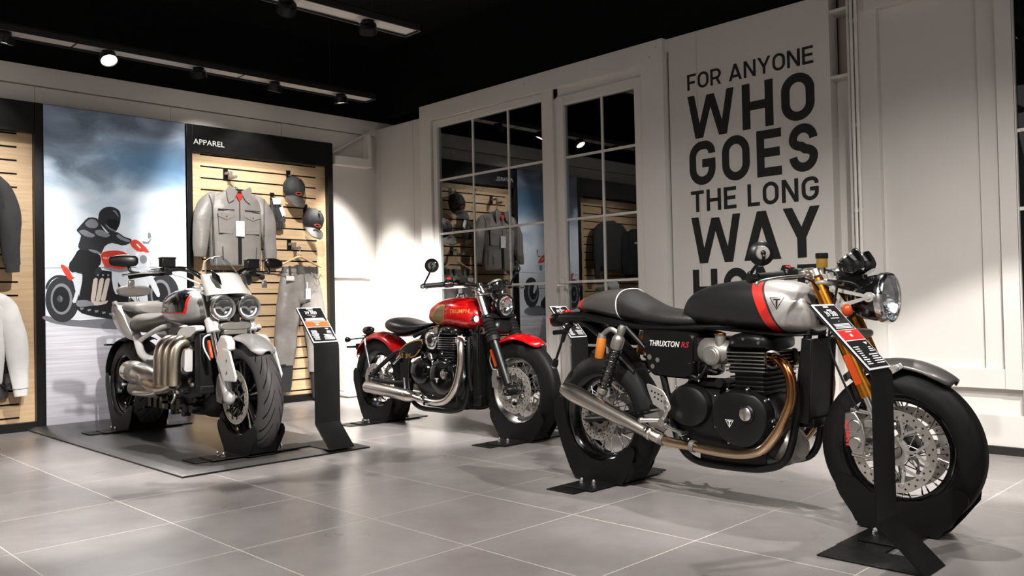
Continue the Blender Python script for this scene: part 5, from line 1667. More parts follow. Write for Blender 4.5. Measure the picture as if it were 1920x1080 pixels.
    m = MB(); m.lathe([(0, 0), (.10, 0), (.115, .02), (.115, .04), (0, .04)], (.66, -.15, .42), (0, -1, 0), 28) if False else m.b2((.62, -.19, .40), (.80, -.12, .53)); m.b2((.81, -.20, .40), (.86, -.13, .52), 1); m.cyl((.835, -.205, .47), (.835, -.19, .47), .018, n=14, m=1); m.build('starter_box', ['engine_black', 'polished'], e, bevel=.008)
    m = MB(); m.body([(1.26, .18, .30, .10), (1.34, .18, .36, .12), (1.44, .20, .38, .12), (1.48, .24, .34, .09)], 20, 3); m.build('belly_pan', 'black_plastic', T)
    # three big header shields and silencers on the right
    for k in range(3):
        x = 1.085 + k * .094
        m = MB()
        P = cr([(x + .004, -.15, z(.668)), (x + .003, -.205, z(.690)), (x + .002, -.252, z(.672)), (x, -.274, z(.615)), (x - .004, -.278, z(.53)), (x - .012, -.274, z(.435))], 6)
        m.tube(P, [.036] * 5 + [.0465] * (len(P) - 5), 18)
        m.build('header_shield', 'header_brown', T)
    m = MB(); m.tube(cr([(1.20, -.25, z(.445)), (1.10, -.265, z(.415)), (.99, -.275, z(.425)), (.90, -.28, z(.44))], 6), [.045] * 8 + [.055] * 11, 18); m.build('exhaust_collector', 'header_brown', T)
    a = V(1.03, -.262, z(.452)); b = V(.605, -.295, z(.500)); d = (b - a).normalized(); L = (b - a).length
    m = MB(); m.lathe([(.04, -.02), (.055, .05), (.066, .13), (.070, .20), (.070, L - .03), (.064, L), (.055, L), (.05, L - .05), (0, L - .06)], a, d, 28); si = m.build('silencer', 'polished', T)
    m = MB(); m.lathe([(.0705, L - .16), (.0735, L - .155), (.0735, L - .08), (.0705, L - .075)], a, d, 28); m.build('silencer_band', 'dull_alloy', si)
    m = MB(); q = a + d * .16; m.ell(q + V(0, -.066, -.01), (.035, .010, .028), 16); m.build('silencer_badge', 'dull_alloy', si)
    a = V(1.0, -.25, z(.385)); b = V(.66, -.285, z(.385)); d = (b - a).normalized(); L = (b - a).length
    m = MB(); m.lathe([(.04, 0), (.05, .05), (.052, L - .04), (.046, L), (.03, L), (0, L - .03)], a, d, 24); m.build('silencer', 'dull_alloy', T)
    for s in (-1, 1):
        m = MB(); m.tube(cr([(1.12, s * .20, z(.42)), (1.08, s * .27, z(.395)), (.96, s * .31, z(.37)), (.80, s * .33, z(.365))], 5), [.014] * 8 + [.02] * 7 + [.017], 12); m.ell((.80, s * .33, z(.365)), .019, 10); m.build('footrest', 'polished', T)
        m = MB(); m.tube(cr([(1.13, s * .23, z(.43)), (1.20, s * .25, z(.41)), (1.24, s * .26, z(.36)), (1.20, s * .26, z(.32))], 5), .008, 10); m.build('foot_lever', 'polished', T)
    # radiator with silver shrouds
    m = MB(); m.b2((1.355, -.185, z(.42)), (1.43, .185, z(.745))); m.b2((1.37, -.19, z(.38)), (1.44, .19, z(.43))); m.build('radiator', 'black_plastic', T, bevel=.006)
    for s in (-1, 1):
        dX = -.055
        P = cr([(a + dX, b) for a, b in [(1.225, z(.725)), (1.26, z(.77)), (1.32, z(.788)), (1.44, z(.795)), (1.50, z(.79)), (1.505, z(.765)), (1.44, z(.755)), (1.385, z(.742)), (1.355, z(.71)), (1.345, z(.64)), (1.335, z(.52)), (1.315, z(.522)), (1.25, z(.56)), (1.235, z(.63))]], 3, True)
        m = MB(); m.dome(P, XZ(s * .165), (0, s * .05, 0), [(1, 0), (1, .6), (.985, .85), (.94, 1.0), (.5, 1.02)]); m.build('radiator_shroud', 'white_silver', T)
    # fork
    fl = lambda v: 1.655 - .455 * (v - .335)
    for s in (-1, 1):
        y = s * .118
        m = MB(); m.cyl((fl(z(1.0)), y, z(1.0)), (fl(z(.60)), y, z(.60)), .0265, n=22); fk = m.build('fork_tube', 'chrome', T)
        m = MB(); m.cyl((fl(z(.665)), y, z(.665)), (fl(z(.50)), y, z(.50)), .024, n=20); m.build('fork_stanchion', 'chrome', fk)
        m = MB(); m.cyl((fl(.47), y, .47), (fl(.345), y, .345), .030, n=20); m.ell((fx - .012, y, .335), (.045, .035, .045), 16); m.bar((fl(.42), y, .42), (fx - .10, y, .40), .035, .03, 0, (0, 1, 0)); m.build('fork_foot', 'silver_paint', fk)
        m = MB(); c = V(fx - .13, s * .105, .375); m.prism([(c.x - .035, c.z - .075), (c.x + .02, c.z - .085), (c.x + .04, c.z), (c.x + .025, c.z + .075), (c.x - .025, c.z + .08), (c.x - .045, c.z)], XZ(c.y - s * .04), (0, s * .06, 0)); m.build('brake_caliper', 'red_cloth' if False else 'dull_alloy', T, bevel=.006)
        m = MB(); m.tube([(fl(z(q)), y, z(q)) for q in (.748, .752, .828, .832)], [.037, .041, .041, .037], 24); m.box((fl(z(.79)) + .035, y, z(.79)), (.03, .03, .06)); m.build('yoke_clamp', 'white_silver', T, bevel=.004)
        # slim indicators with cable loop
        m = MB(); m.bar((1.535, s * .178, z(.705)), (1.575, s * .178, z(.60)), .022, .018, 0, (0, 1, 0)); ii = m.build('indicator', 'amber', T, bevel=.006)
        m = MB(); m.tube(cr([(1.50, s * .15, z(.74)), (1.49, s * .185, z(.72)), (1.50, s * .19, z(.66)), (1.56, s * .18, z(.59))], 5), .005, 8); m.build('indicator_stalk', 'white_silver', ii)
    m = MB(); m.body([(fl(z(.79)) - .05, z(.76), z(.815), .09, 3), (fl(z(.79)) + .03, z(.75), z(.82), .11, 3), (fl(z(.79)) + .07, z(.765), z(.81), .10, 3)], 24, 3); m.b2((1.46, -.075, z(.735)), (1.53, .075, z(.765))); m.build('lower_yoke', 'dull_alloy', T, bevel=.004)
    m = MB(); m.body([(fl(z(.985)) - .07, z(.975), z(1.005), .06, 3), (fl(z(.985)) - .03, z(.972), z(1.01), .14, 3), (fl(z(.985)) + .03, z(.975), z(1.008), .148, 3), (fl(z(.985)) + .05, z(.98), z(1.0), .10, 3)], 24, 3)
    m.b2((1.30, -.05, z(1.0)), (1.35, .05, z(1.05))); m.build('top_yoke', 'white_silver', T, bevel=.006)
    # headlamps
    for s in (-1, 1):
        c = (1.535, s * .0835, z(.896))
        m = MB(); m.lathe([(0, -.10), (.03, -.097), (.055, -.075), (.068, -.035), (.070, 0)], c, (1, 0, 0), 32); hl = m.build('headlamp', 'black_gloss', T)
        m = MB(); m.lathe([(.070, -.018), (.0765, -.014), (.078, .0), (.075, .011), (.066, .012), (.062, .004)], c, (1, 0, 0), 40); m.build('headlamp_rim', 'polished', hl)
        m = MB(); m.lathe([(.064, .003), (.054, -.014), (.034, -.03), (0, -.036)], c, (1, 0, 0), 32); m.build('reflector', 'lamp_reflector', hl)
        m = MB(); x = c[0]
        m.prism([(c[1] - .05, c[2] + .008), (c[1] - .018, c[2] + .010), (c[1], c[2] - .004), (c[1] + .018, c[2] + .010), (c[1] + .05, c[2] + .008), (c[1] + .05, c[2] - .002), (c[1] + .02, c[2] - .004), (c[1], c[2] - .022), (c[1] - .02, c[2] - .004), (c[1] - .05, c[2] - .002)], lambda u, v: (x - .006, u, v), (.008, 0, 0))
        m.build('lamp_bar', 'dull_alloy', hl)
        m = MB()
        m.rings([[(x - .012, c[1] + .056 * math.cos(t) * k, c[2] + .056 * math.sin(t) * k) for k in (1, .86)] + [(x - .004, c[1] + .056 * math.cos(t) * k, c[2] + .056 * math.sin(t) * k) for k in (.86, 1)] for t in [PI + PI * i / 20 for i in range(21)]])
        m.build('lamp_ring', 'white_trim', hl)
        m = MB(); m.lathe([(.064, .006), (.045, .014), (.02, .018), (0, .019)], c, (1, 0, 0), 32); m.build('headlamp_glass', 'lens_glass', hl)
    m = MB(); m.body([(1.40, z(.84), z(.97), .10), (1.45, z(.83), z(.985), .15), (1.50, z(.85), z(.97), .13)], 20, 3); m.b2((1.49, -.02, z(.815)), (1.54, .02, z(.86))); m.build('headlamp_bracket', 'black_plastic', T)
    # fly screen
    prof = [(1.545, .985, .150), (1.525, 1.015, .150), (1.495, 1.05, .146), (1.46, 1.085, .138), (1.425, 1.115, .126)]
    rows = []
    for x, q, wd in cr(prof, 4):
        rows.append([(x - .10 * (abs(u) ** 2.2), wd * u, z(q) - .012 * u * u) for u in [-1 + i / 8 for i in range(17)]])
    m = MB(); m.grid(rows); fs = m.build('fly_screen', 'white_silver', T, solid=.005)
    prof = [(1.427, 1.112, .108), (1.40, 1.14, .100), (1.37, 1.175, .088), (1.345, 1.205, .072), (1.335, 1.222, .045)]
    rows = []
    for x, q, wd in cr(prof, 4):
        rows.append([(x - .06 * (abs(u) ** 2.2), wd * u, z(q) - .012 * u * u) for u in [-1 + i / 8 for i in range(17)]])
    m = MB(); m.grid(rows); m.build('clear_screen', 'screen_glass', fs, solid=.004)
    m = MB(); e = [r[0] for r in rows] + rows[-1] + [r[-1] for r in rows[::-1]]; m.tube(e, .004, 8); m.build('screen_edge', 'dull_alloy', fs)
    for s in (-1, 1):
        m = MB(); m.prism([(1.535, 1.03 - .035), (1.50, 1.09 - .035), (1.44, 1.115 - .035), (1.46, 1.06 - .035)], XZ(s * .085), (0, s * .03, .02)); m.build('screen_strake', 'satin_black', fs, bevel=.004)
    m = MB(); m.box((1.36, 0, z(1.065)), (.02, .11, .05), 0, Matrix.Rotation(-.6, 3, 'Y')); m.b2((1.36, -.03, z(1.0)), (1.46, .03, z(1.08))); m.build('display_gauge', 'satin_black', T, bevel=.006)
    # bar
    bar = [(1.035, .445, 1.105), (1.14, .34, 1.125), (1.21, .27, 1.140), (1.262, .20, 1.142), (1.285, .13, 1.110), (1.325, .07, 1.058), (1.33, 0, 1.045)]
    bar = bar + [(x, -y, q) for x, y, q in bar[-2::-1]]
    bar = [(x, y, z(q)) for x, y, q in bar]
    m = MB(); m.tube(cr(bar, 6), .0155, 14); hb = m.build('handlebar', 'black_gloss', T)
    for s in (-1, 1):
        m = MB(); m.box((1.325, s * .055, z(1.05)), (.05, .035, .045)); m.build('riser', 'polished', T, bevel=.006)
        a = V(1.035, s * .445, z(1.105)); b = V(1.14, s * .34, z(1.125)); d = (b - a).normalized()
        m = MB(); m.tube([a, a + d * .01, a + d * .13, a + d * .14], [.021, .019, .019, .021], 18); m.build('grip', 'rubber', hb)
        m = MB(); q = a + d * .175
        m.lathe([(.018, -.035), (.026, -.03), (.027, 0), (.024, .03), (.018, .034)], q, d, 18); m.box(q + V(.02, 0, -.01), (.05, .05, .035)); m.build('switchgear', 'satin_black', hb, bevel=.004)
        m = MB(); q = a + d * .235
        m.box(q + V(.005, 0, .045), (.055, .085, .05)); m.box(q + V(.005, 0, .074), (.06, .092, .012)); m.box(q + V(.005, 0, .0), (.035, .05, .06)); m.build('fluid_reservoir', 'satin_black', hb, bevel=.005)
        q = a + d * .20
        lever(hb, [q + V(.04, 0, -.006), q + V(.06, s * .05, -.012), q + V(.03, s * .14, -.014), q + V(-.02, s * .22, -.026)], 'polished', .011)
        m = MB(); m.box(a + V(.03, s * .0, -.05), (.02, .035, .05)); m.build('bar_end_weight', 'polished', hb, bevel=.006)
        # mirrors
        c = V(1.10, s * .50, z(1.195))
        m = MB(); m.body([(-.082, -.010, .012, .010, 2.5), (-.07, -.028, .026, .016, 2.5), (-.02, -.036, .036, .024, 2.5), (.03, -.036, .036, .026, 2.5), (.065, -.03, .03, .02, 2.5), (.08, -.014, .014, .010, 2.5)], 24, 4)
        R = Matrix.Rotation(-s * math.radians(68), 3, 'Z')
        m.v = [tuple(R @ Vector(p) + c) for p in m.v]
        mi = m.build('mirror', 'satin_black', hb)
        m = MB(); m.tube(cr([c + V(-.01, -s * .03, -.02), c + V(.01, -s * .05, -.07), q + V(.02, s * .02, .0)], 5), .009, 10); m.build('mirror_stem', 'satin_black', mi)
    for s in (-1, 1):
        m = MB(); m.tube(cr([(1.20, s * .25, z(1.115)), (1.27, s * .19, z(1.085)), (1.33, s * .10, z(1.03)), (1.36, s * .08, z(.99))], 6), .006, 8); m.build('cable', 'white_silver', T)
    # shaft side of the rear end
    m = MB(); m.tube(cr([(.62, .10, .42), (.40, .13, .38), (.15, .15, .335), (0, .15, .322)], 5), [.05] * 12 + [.055] * 4, 14); m.lathe([(0, -.05), (.05, -.05), (.075, -.03), (.08, .02), (.06, .05), (0, .05)], (0, .15, .322), (0, 1, 0), 24); m.build('swingarm', 'satin_black', T)
    return T
roadster()
chock(2.45, 6.39, .031, .125, 'rear', 'black steel chock under the rear wheel of the silver roadster')
chock(2.45, 6.39 - 1.677, .031, .082, 'front', 'black steel chock under the front wheel of the silver roadster')
# platform under it
m = MB()
x0, x1, y0, y1, h, c = 1.925, 3.125, 4.445, 7.165, .028, .05
m.rings([[(x0, y0, 0), (x1, y0, 0), (x1, y1, 0), (x0, y1, 0)], [(x0, y0, .010), (x1, y0, .010), (x1, y1, .010), (x0, y1, .010)], [(x0 + c, y0 + c, h), (x1 - c, y0 + c, h), (x1 - c, y1, h), (x0 + c, y1, h)]], 0, fm=lambda i, k: 1 if i == 1 else 2 if i == 0 else 0)
tag(m.build('display_platform', ['platform', 'platform_edge', 'satin_black']), 'low dark floor platform with sloping edges under the silver roadster', 'platform')
# ------------------------------------------------------------------ light-box poster
FY = 7.17
t = thing('poster_lightbox', 'tall backlit poster of a rider on a red motorcycle under a cloudy sky', 'poster', (2.61, 7.21, 0))
def P(m, name, mats, **k):
    m.v = [(a - 2.61, b - 7.21, c) for a, b, c in m.v]
    return m.build(name, mats, t, **k)
m = MB(); m.b2((2.047, FY + .004, .02), (3.174, 7.247, 2.514)); P(m, 'box', 'satin_black')
# the print keeps world-aligned pattern coordinates
m = MB(); m.b2((2.053, FY, .024), (3.168, FY + .004, 2.510)); pr = m.build('print', 'poster_print'); pr.parent = t; pr.location = (-2.61, -7.21, 0)
mat('print_dark', (44, 46, 50), 0.5, emit=.35)
mat('print_black', (26, 27, 29), 0.5, emit=.3)
mat('print_grey', (128, 130, 136), 0.5, emit=.4)
mat('print_pale', (206, 209, 214), 0.5, emit=.42)
mat('print_red', (200, 62, 44), 0.5, emit=.4)
mat('print_shadow', (112, 112, 118), 0.5, emit=.4)
mat('print_pipe', (196, 182, 172), 0.5, emit=.4)
LAY = [0]
def layer(name, polys, mats, smooth=3):
    """flat printed shape; every next layer lies a hair in front"""
    LAY[0] += 1
    y = FY - .00035 * LAY[0]
    for pl, mi in polys:
        m = MB()
        q = cr(pl, smooth, True) if smooth else pl
        m.prism(q, XZ(y), (0, .0003, 0))
        P(m, name, mats[mi])
circ = lambda cx, cz, rx, rz, n=28: arc2(cx, cz, rx, rz, 0, 360, n)[:-1]
layer('printed_wall', [([(2.054, 1.075), (3.167, 1.06), (3.167, 1.07), (2.054, 1.085)], 0), ([(2.054, 1.238), (3.167, 1.262), (3.167, 1.268), (2.054, 1.244)], 1)], ['print_grey', 'print_grey'], 0)
layer('printed_shadow', [([(2.054, .872), (2.054, .835), (2.21, .79), (2.66, .74), (3.0, .74), (3.1, .80), (2.9, .86), (2.3, .83)], 0)], ['print_shadow'])
layer('printed_wheel', [(circ(2.175, .995, .122, .178), 0), (circ(2.965, 1.02, .135, .185), 0)], ['print_dark'], 0)
layer('printed_rim', [(circ(2.168, 1.0, .078, .122), 0), (circ(2.94, 1.03, .085, .125), 0)], ['print_grey'], 0)
layer('printed_hub', [(circ(2.165, .998, .062, .100), 0), (circ(2.937, 1.03, .067, .10), 0), (circ(2.155, 1.0, .02, .026), 1)], ['print_black', 'print_pale'], 0)
layer('printed_hugger', [([(2.055, 1.10), (2.08, 1.15), (2.13, 1.185), (2.20, 1.18), (2.25, 1.14), (2.262, 1.10), (2.22, 1.15), (2.16, 1.17), (2.10, 1.145), (2.065, 1.08)], 0)], ['print_dark'])
layer('printed_engine', [([(2.30, 1.10), (2.375, 1.178), (2.413, 1.218), (2.546, 1.22), (2.602, 1.119), (2.70, .998), (2.80, .90), (2.78, .83), (2.667, .815), (2.484, .841), (2.316, .884), (2.27, .95), (2.33, .98)], 0)], ['print_black'], 2)
layer('printed_frame', [([(2.25, 1.16), (2.31, 1.185), (2.32, 1.10), (2.29, 1.03), (2.27, .97), (2.245, .98), (2.27, 1.06)], 0), ([(2.546, 1.225), (2.60, 1.245), (2.682, 1.24), (2.73, 1.17), (2.725, 1.07), (2.70, 1.18), (2.64, 1.215), (2.595, 1.15), (2.59, 1.03), (2.556, 1.079)], 0), ([(2.77, 1.25), (2.83, 1.24), (2.90, 1.13), (2.935, 1.03), (2.91, 1.01), (2.85, 1.12)], 0)], ['print_pale'], 2)
layer('printed_pipes', [([(2.405 + k * .047, 1.155), (2.437 + k * .047, 1.158), (2.425 + k * .042, 1.06), (2.412 + k * .04, .985), (2.382 + k * .038, .985), (2.392 + k * .042, 1.06)], 0) for k in range(3)] + [([(2.37, .985), (2.47, .975), (2.51, .985), (2.50, .96), (2.43, .945), (2.38, .955)], 0)], ['print_pipe'], 2)
layer('printed_details', [([(2.30 + k * .055, .93 - k * .012), (2.33 + k * .055, .93 - k * .012), (2.325 + k * .055, .915 - k * .012), (2.305 + k * .055, .912 - k * .012)], 0) for k in range(7)] + [([(2.43 + k * .04, 1.195), (2.445 + k * .04, 1.198), (2.445 + k * .04, 1.182), (2.43 + k * .04, 1.18)], 0) for k in range(3)], ['print_grey'], 0)
layer('printed_seat', [([(2.24, 1.30), (2.30, 1.29), (2.46, 1.25), (2.45, 1.20), (2.34, 1.19), (2.26, 1.215), (2.225, 1.26)], 0), ([(2.225, 1.262), (2.245, 1.20), (2.34, 1.178), (2.38, 1.19), (2.26, 1.21), (2.24, 1.27)], 1)], ['print_dark', 'print_pale'], 2)
layer('printed_tail', [([(2.163, 1.254), (2.18, 1.268), (2.22, 1.235), (2.247, 1.177), (2.265, 1.168), (2.237, 1.148), (2.215, 1.158)], 0)], ['print_red'], 2)
layer('printed_rider_leg', [([(2.267, 1.343), (2.304, 1.393), (2.396, 1.376), (2.457, 1.348), (2.46, 1.278), (2.413, 1.218), (2.393, 1.119), (2.364, 1.031), (2.391, .961), (2.281, .944), (2.29, 1.002), (2.319, 1.139), (2.311, 1.217), (2.247, 1.206), (2.221, 1.255)], 0)], ['print_black'], 2)
layer('printed_boot', [([(2.28, .985), (2.345, .99), (2.40, .965), (2.395, .945), (2.30, .935), (2.275, .95)], 0)], ['print_grey'], 2)
layer('printed_tank', [([(2.461, 1.348), (2.49, 1.379), (2.567, 1.391), (2.64, 1.382), (2.70, 1.33), (2.68, 1.261), (2.60, 1.235), (2.546, 1.25), (2.489, 1.259)], 0), ([(2.489, 1.262), (2.546, 1.253), (2.60, 1.238), (2.68, 1.262), (2.70, 1.235), (2.60, 1.212), (2.49, 1.24)], 1)], ['print_red', 'print_grey'], 2)
layer('printed_bars', [([(2.43, 1.515), (2.50, 1.50), (2.565, 1.475), (2.66, 1.45), (2.70, 1.43), (2.70, 1.418), (2.64, 1.432), (2.56, 1.458), (2.50, 1.482), (2.43, 1.50)], 0), ([(2.66, 1.41), (2.72, 1.42), (2.74, 1.34), (2.70, 1.30), (2.67, 1.36)], 0), ([(2.74, 1.26), (2.83, 1.27), (2.85, 1.235), (2.76, 1.225)], 0)], ['print_pale'], 2)
layer('printed_rider_body', [([(2.334, 1.61), (2.371, 1.647), (2.436, 1.645), (2.464, 1.597), (2.511, 1.529), (2.588, 1.543), (2.646, 1.505), (2.705, 1.487), (2.685, 1.45), (2.626, 1.433), (2.548, 1.451), (2.491, 1.419), (2.461, 1.358), (2.396, 1.376), (2.304, 1.393), (2.295, 1.432), (2.314, 1.501), (2.282, 1.539), (2.296, 1.564)], 0)], ['print_dark'], 2)
layer('printed_sleeves', [([(2.345, 1.60), (2.38, 1.635), (2.42, 1.635), (2.445, 1.60), (2.43, 1.57), (2.39, 1.565), (2.36, 1.575)], 0), ([(2.30, 1.535), (2.34, 1.55), (2.39, 1.525), (2.42, 1.51), (2.40, 1.49), (2.34, 1.50)], 0), ([(2.60, 1.525), (2.645, 1.495), (2.69, 1.478), (2.68, 1.462), (2.62, 1.48), (2.585, 1.505)], 0), ([(2.37, 1.395), (2.43, 1.385), (2.46, 1.365), (2.44, 1.36), (2.39, 1.375)], 0)], ['print_grey'], 2)
layer('printed_glove', [([(2.42, 1.545), (2.46, 1.555), (2.50, 1.54), (2.535, 1.515), (2.51, 1.495), (2.47, 1.50), (2.43, 1.515)], 0)], ['print_grey'], 2)
layer('printed_helmet', [([(2.446, 1.656), (2.461, 1.706), (2.504, 1.739), (2.561, 1.743), (2.61, 1.716), (2.619, 1.655), (2.603, 1.584), (2.569, 1.537), (2.53, 1.53), (2.492, 1.568), (2.45, 1.616)], 0)], ['print_dark'], 3)
layer('printed_visor', [([(2.512, 1.629), (2.536, 1.643), (2.612, 1.635), (2.598, 1.588), (2.568, 1.562), (2.521, 1.59)], 0), ([(2.50, 1.592), (2.53, 1.562), (2.57, 1.546), (2.575, 1.553), (2.535, 1.572), (2.505, 1.60)], 1), ([(2.555, 1.715), (2.575, 1.70), (2.60, 1.665), (2.60, 1.68), (2.58, 1.715)], 1)], ['print_black', 'print_grey'], 2)
layer('printed_screen', [([(2.69, 1.451), (2.725, 1.486), (2.775, 1.465), (2.85, 1.382), (2.744, 1.392)], 0)], ['print_red'], 2)
layer('printed_lamp', [(circ(2.795, 1.327, .048, .060), 0), (circ(2.868, 1.325, .022, .045), 0), ([(2.74, 1.445), (2.75, 1.452), (2.78, 1.42), (2.77, 1.412)], 0)], ['print_pale'], 0)
layer('printed_lamp_glass', [(circ(2.797, 1.323, .030, .036), 0), ([(2.842, 1.549), (2.86, 1.545), (2.866, 1.51), (2.845, 1.495), (2.836, 1.512)], 0), ([(2.79, 1.475), (2.835, 1.47), (2.862, 1.50), (2.868, 1.495), (2.845, 1.455), (2.80, 1.455)], 0)], ['print_grey'], 0)
m = MB(); LAY[0] += 1
text_on(m, 'TRIUMPH', lambda u, v: (2.475 + u, FY - .00035 * LAY[0], 1.318 + v), .085, .016); P(m, 'printed_lettering', 'print_pale')

# ------------------------------------------------------------------ slatted clothing displays
def display(x0, x1, label, sign):
    t = thing('clothing_display', label, 'display', ((x0 + x1) / 2, 7.21, 0))
    c = (x0 + x1) / 2
    L = lambda m: (setattr(m, 'v', [(a - c, b - 7.21, q) for a, b, q in m.v]), m)[1]
    m = MB(); f = .05
    m.b2((x0, FY, 0), (x0 + f, 7.247, 2.515)); m.b2((x1 - f - .008, FY, 0), (x1, 7.247, 2.515)); m.b2((x0 + f, FY, 2.278), (x1 - f, 7.247, 2.515)); m.b2((x0 + f, FY, 0), (x1 - f, 7.247, .066))
    L(m).build('frame', 'satin_black', t, bevel=.002)
    m = MB(); m.b2((x0 + f, 7.225, .06), (x1 - f, 7.245, 2.29))
    for k in range(22):
        z = 2.267 - k * .10305
        m.b2((x0 + .145, 7.2238, z - .0065), (x1 - .165, 7.232, z + .0065), 1)
    L(m).build('slat_panel', ['oak_panel', 'print_ink'], t)
    if sign:
        m = MB(); text_on(m, 'APPAREL', lambda u, v: (3.243 + u, FY - .0015, 2.343 + v), .286, .046); L(m).build('header_lettering', 'letter_white', t)
        m = MB(); m.b2((4.585, FY + .001, .066), (4.603, 7.225, 2.278)); 
    return t
mat('print_ink', (14, 13, 12), 0.8, spec=0.1)
display(3.183, 4.660, 'black framed oak slat display headed APPAREL with a jacket, trousers and caps', True)
display(0.57, 2.045, 'black framed oak slat display at the left edge with dark and white tops', False)

# ------------------------------------------------------------------ hanging clothes
def wob(p, a, f, seed=0.0):
    v = noise.noise_vector(Vector((p[0] * f + seed, p[1] * f, p[2] * f * .55)))
    u = noise.noise_vector(Vector((p[0] * f * 3.1 + seed, p[1] * f * 3.1, p[2] * f * 1.3 + 4)))
    return (p[0] + v.x * a + u.x * a * .3, p[1] + v.y * a * 1.5 + u.y * a * .7, p[2] + v.z * a * .5)
def hanger(x, z, y, w, m_, label, hook=True, parent=None, group='clothes hangers'):
    t = thing('clothes_hanger', label, 'hanger', (x, y, z), 0, group)
    m = MB()
    m.tube(cr([(-w, 0, -.095), (-w * .6, 0, -.055), (-w * .2, 0, -.012), (0, 0, .0), (w * .2, 0, -.012), (w * .6, 0, -.055), (w, 0, -.095)], 6), [.008] + [.013] * 35 + [.008], 12, flat=.7)
    m.build('hanger_arm', m_, t)
    m = MB(); m.tube(cr([(0, 0, .0), (0, 0, .05), (.012, 0, .07), (.008, 0, .095), (-.012, 0, .098), (-.018, 0, .08)], 5), .0028, 8); m.build('hanger_hook', 'chrome', t)
    return t
def bracket(x, z, label, ln=.10, drop=True):
    """slat-wall arm with a stepped end"""
    t = thing('slatwall_hook', label, 'display hook', (x, 7.222, z), 0, 'slat wall hooks')
    m = MB(); m.b2((-.022, -.006, -.06), (.022, 0, .05)); m.build('back_plate', 'satin_black', t)
    m = MB()
    if drop:
        m.b2((-.014, -ln, -.012), (.014, -.006, .012)); m.b2((-.014, -ln - .012, -.055), (.014, -ln, .012)); m.b2((-.014, -ln - .10, -.06), (.014, -ln, -.036))
    else:
        m.cyl((0, -.006, 0), (0, -ln, .01), .006, n=10)
    m.build('arm', 'polished' if not drop else 'dull_alloy', t, bevel=.002)
    return t
def jacket(x, ztop, w, ln, m_, label, cat, group=None, y=7.09, name='jacket', sleeve=.60, puff=.075, splay=.10, collar=None, cuff=None, seed=0.0, hood=False, tapered=.0):
    """upper garment on a hanger; ztop = collar height"""
    t = thing(name, label, cat, (x, y, ztop), 0, group)
    def shaped(m, a=.010, f=6):
        m.v = [wob(p, a, f, seed) for p in m.v]
        return m
    m = MB()
    S = [(-ln, .0, w * .86, puff * .75), (-ln + .03, 0, w * .90, puff * .95), (-ln * .7, 0, w * .93, puff), (-ln * .4, 0, w * .96, puff), (-.20, 0, w * .97, puff * .95), (-.13, 0, w * .90, puff * .85), (-.085, 0, w * .66, puff * .75), (-.05, 0, w * .40, puff * .70), (-.03, 0, w * .28, puff * .65)]
    rs = []
    for z, _, hw, d in cr(S, 5):
        rs.append([(hw * math.copysign(abs(math.cos(a)) ** .8, math.cos(a)), d * math.copysign(abs(math.sin(a)) ** .8, math.sin(a)), z) for a in [2 * PI * k / 44 for k in range(44)]])
    m.rings(rs); shaped(m).build('body', m_, t)
    for s in (-1, 1):
        m = MB()
        P0 = [(s * w * .62, 0, -.100), (s * w * .88, 0, -.142), (s * (w * 1.06), -.005, -.24), (s * (w * 1.08 + splay * .55), -.012, -sleeve * .62), (s * (w * 1.05 + splay), -.02, -sleeve - .04)]
        R0 = [.045, .068, .084, .078, .056]
        Q = cr([p + (r,) for p, r in zip(P0, R0)], 7)
        m.tube([q[:3] for q in Q], [q[3] for q in Q], 20, flat=.62, ref=(0, 1, 0))
        m.v = [(a, b, c) for a, b, c in m.v]
        sl = shaped(m, .014, 8).build('sleeve', m_, t)
        if cuff:
            m = MB(); e = Vector(Q[-1][:3]); d = (e - Vector(Q[-6][:3])).normalized(); m.tube([e - d * .01, e + d * .015, e + d * .055], [.048, .050, .046], 18, flat=.62, ref=(0, 1, 0)); m.build('cuff', cuff, sl)
    return t, shaped
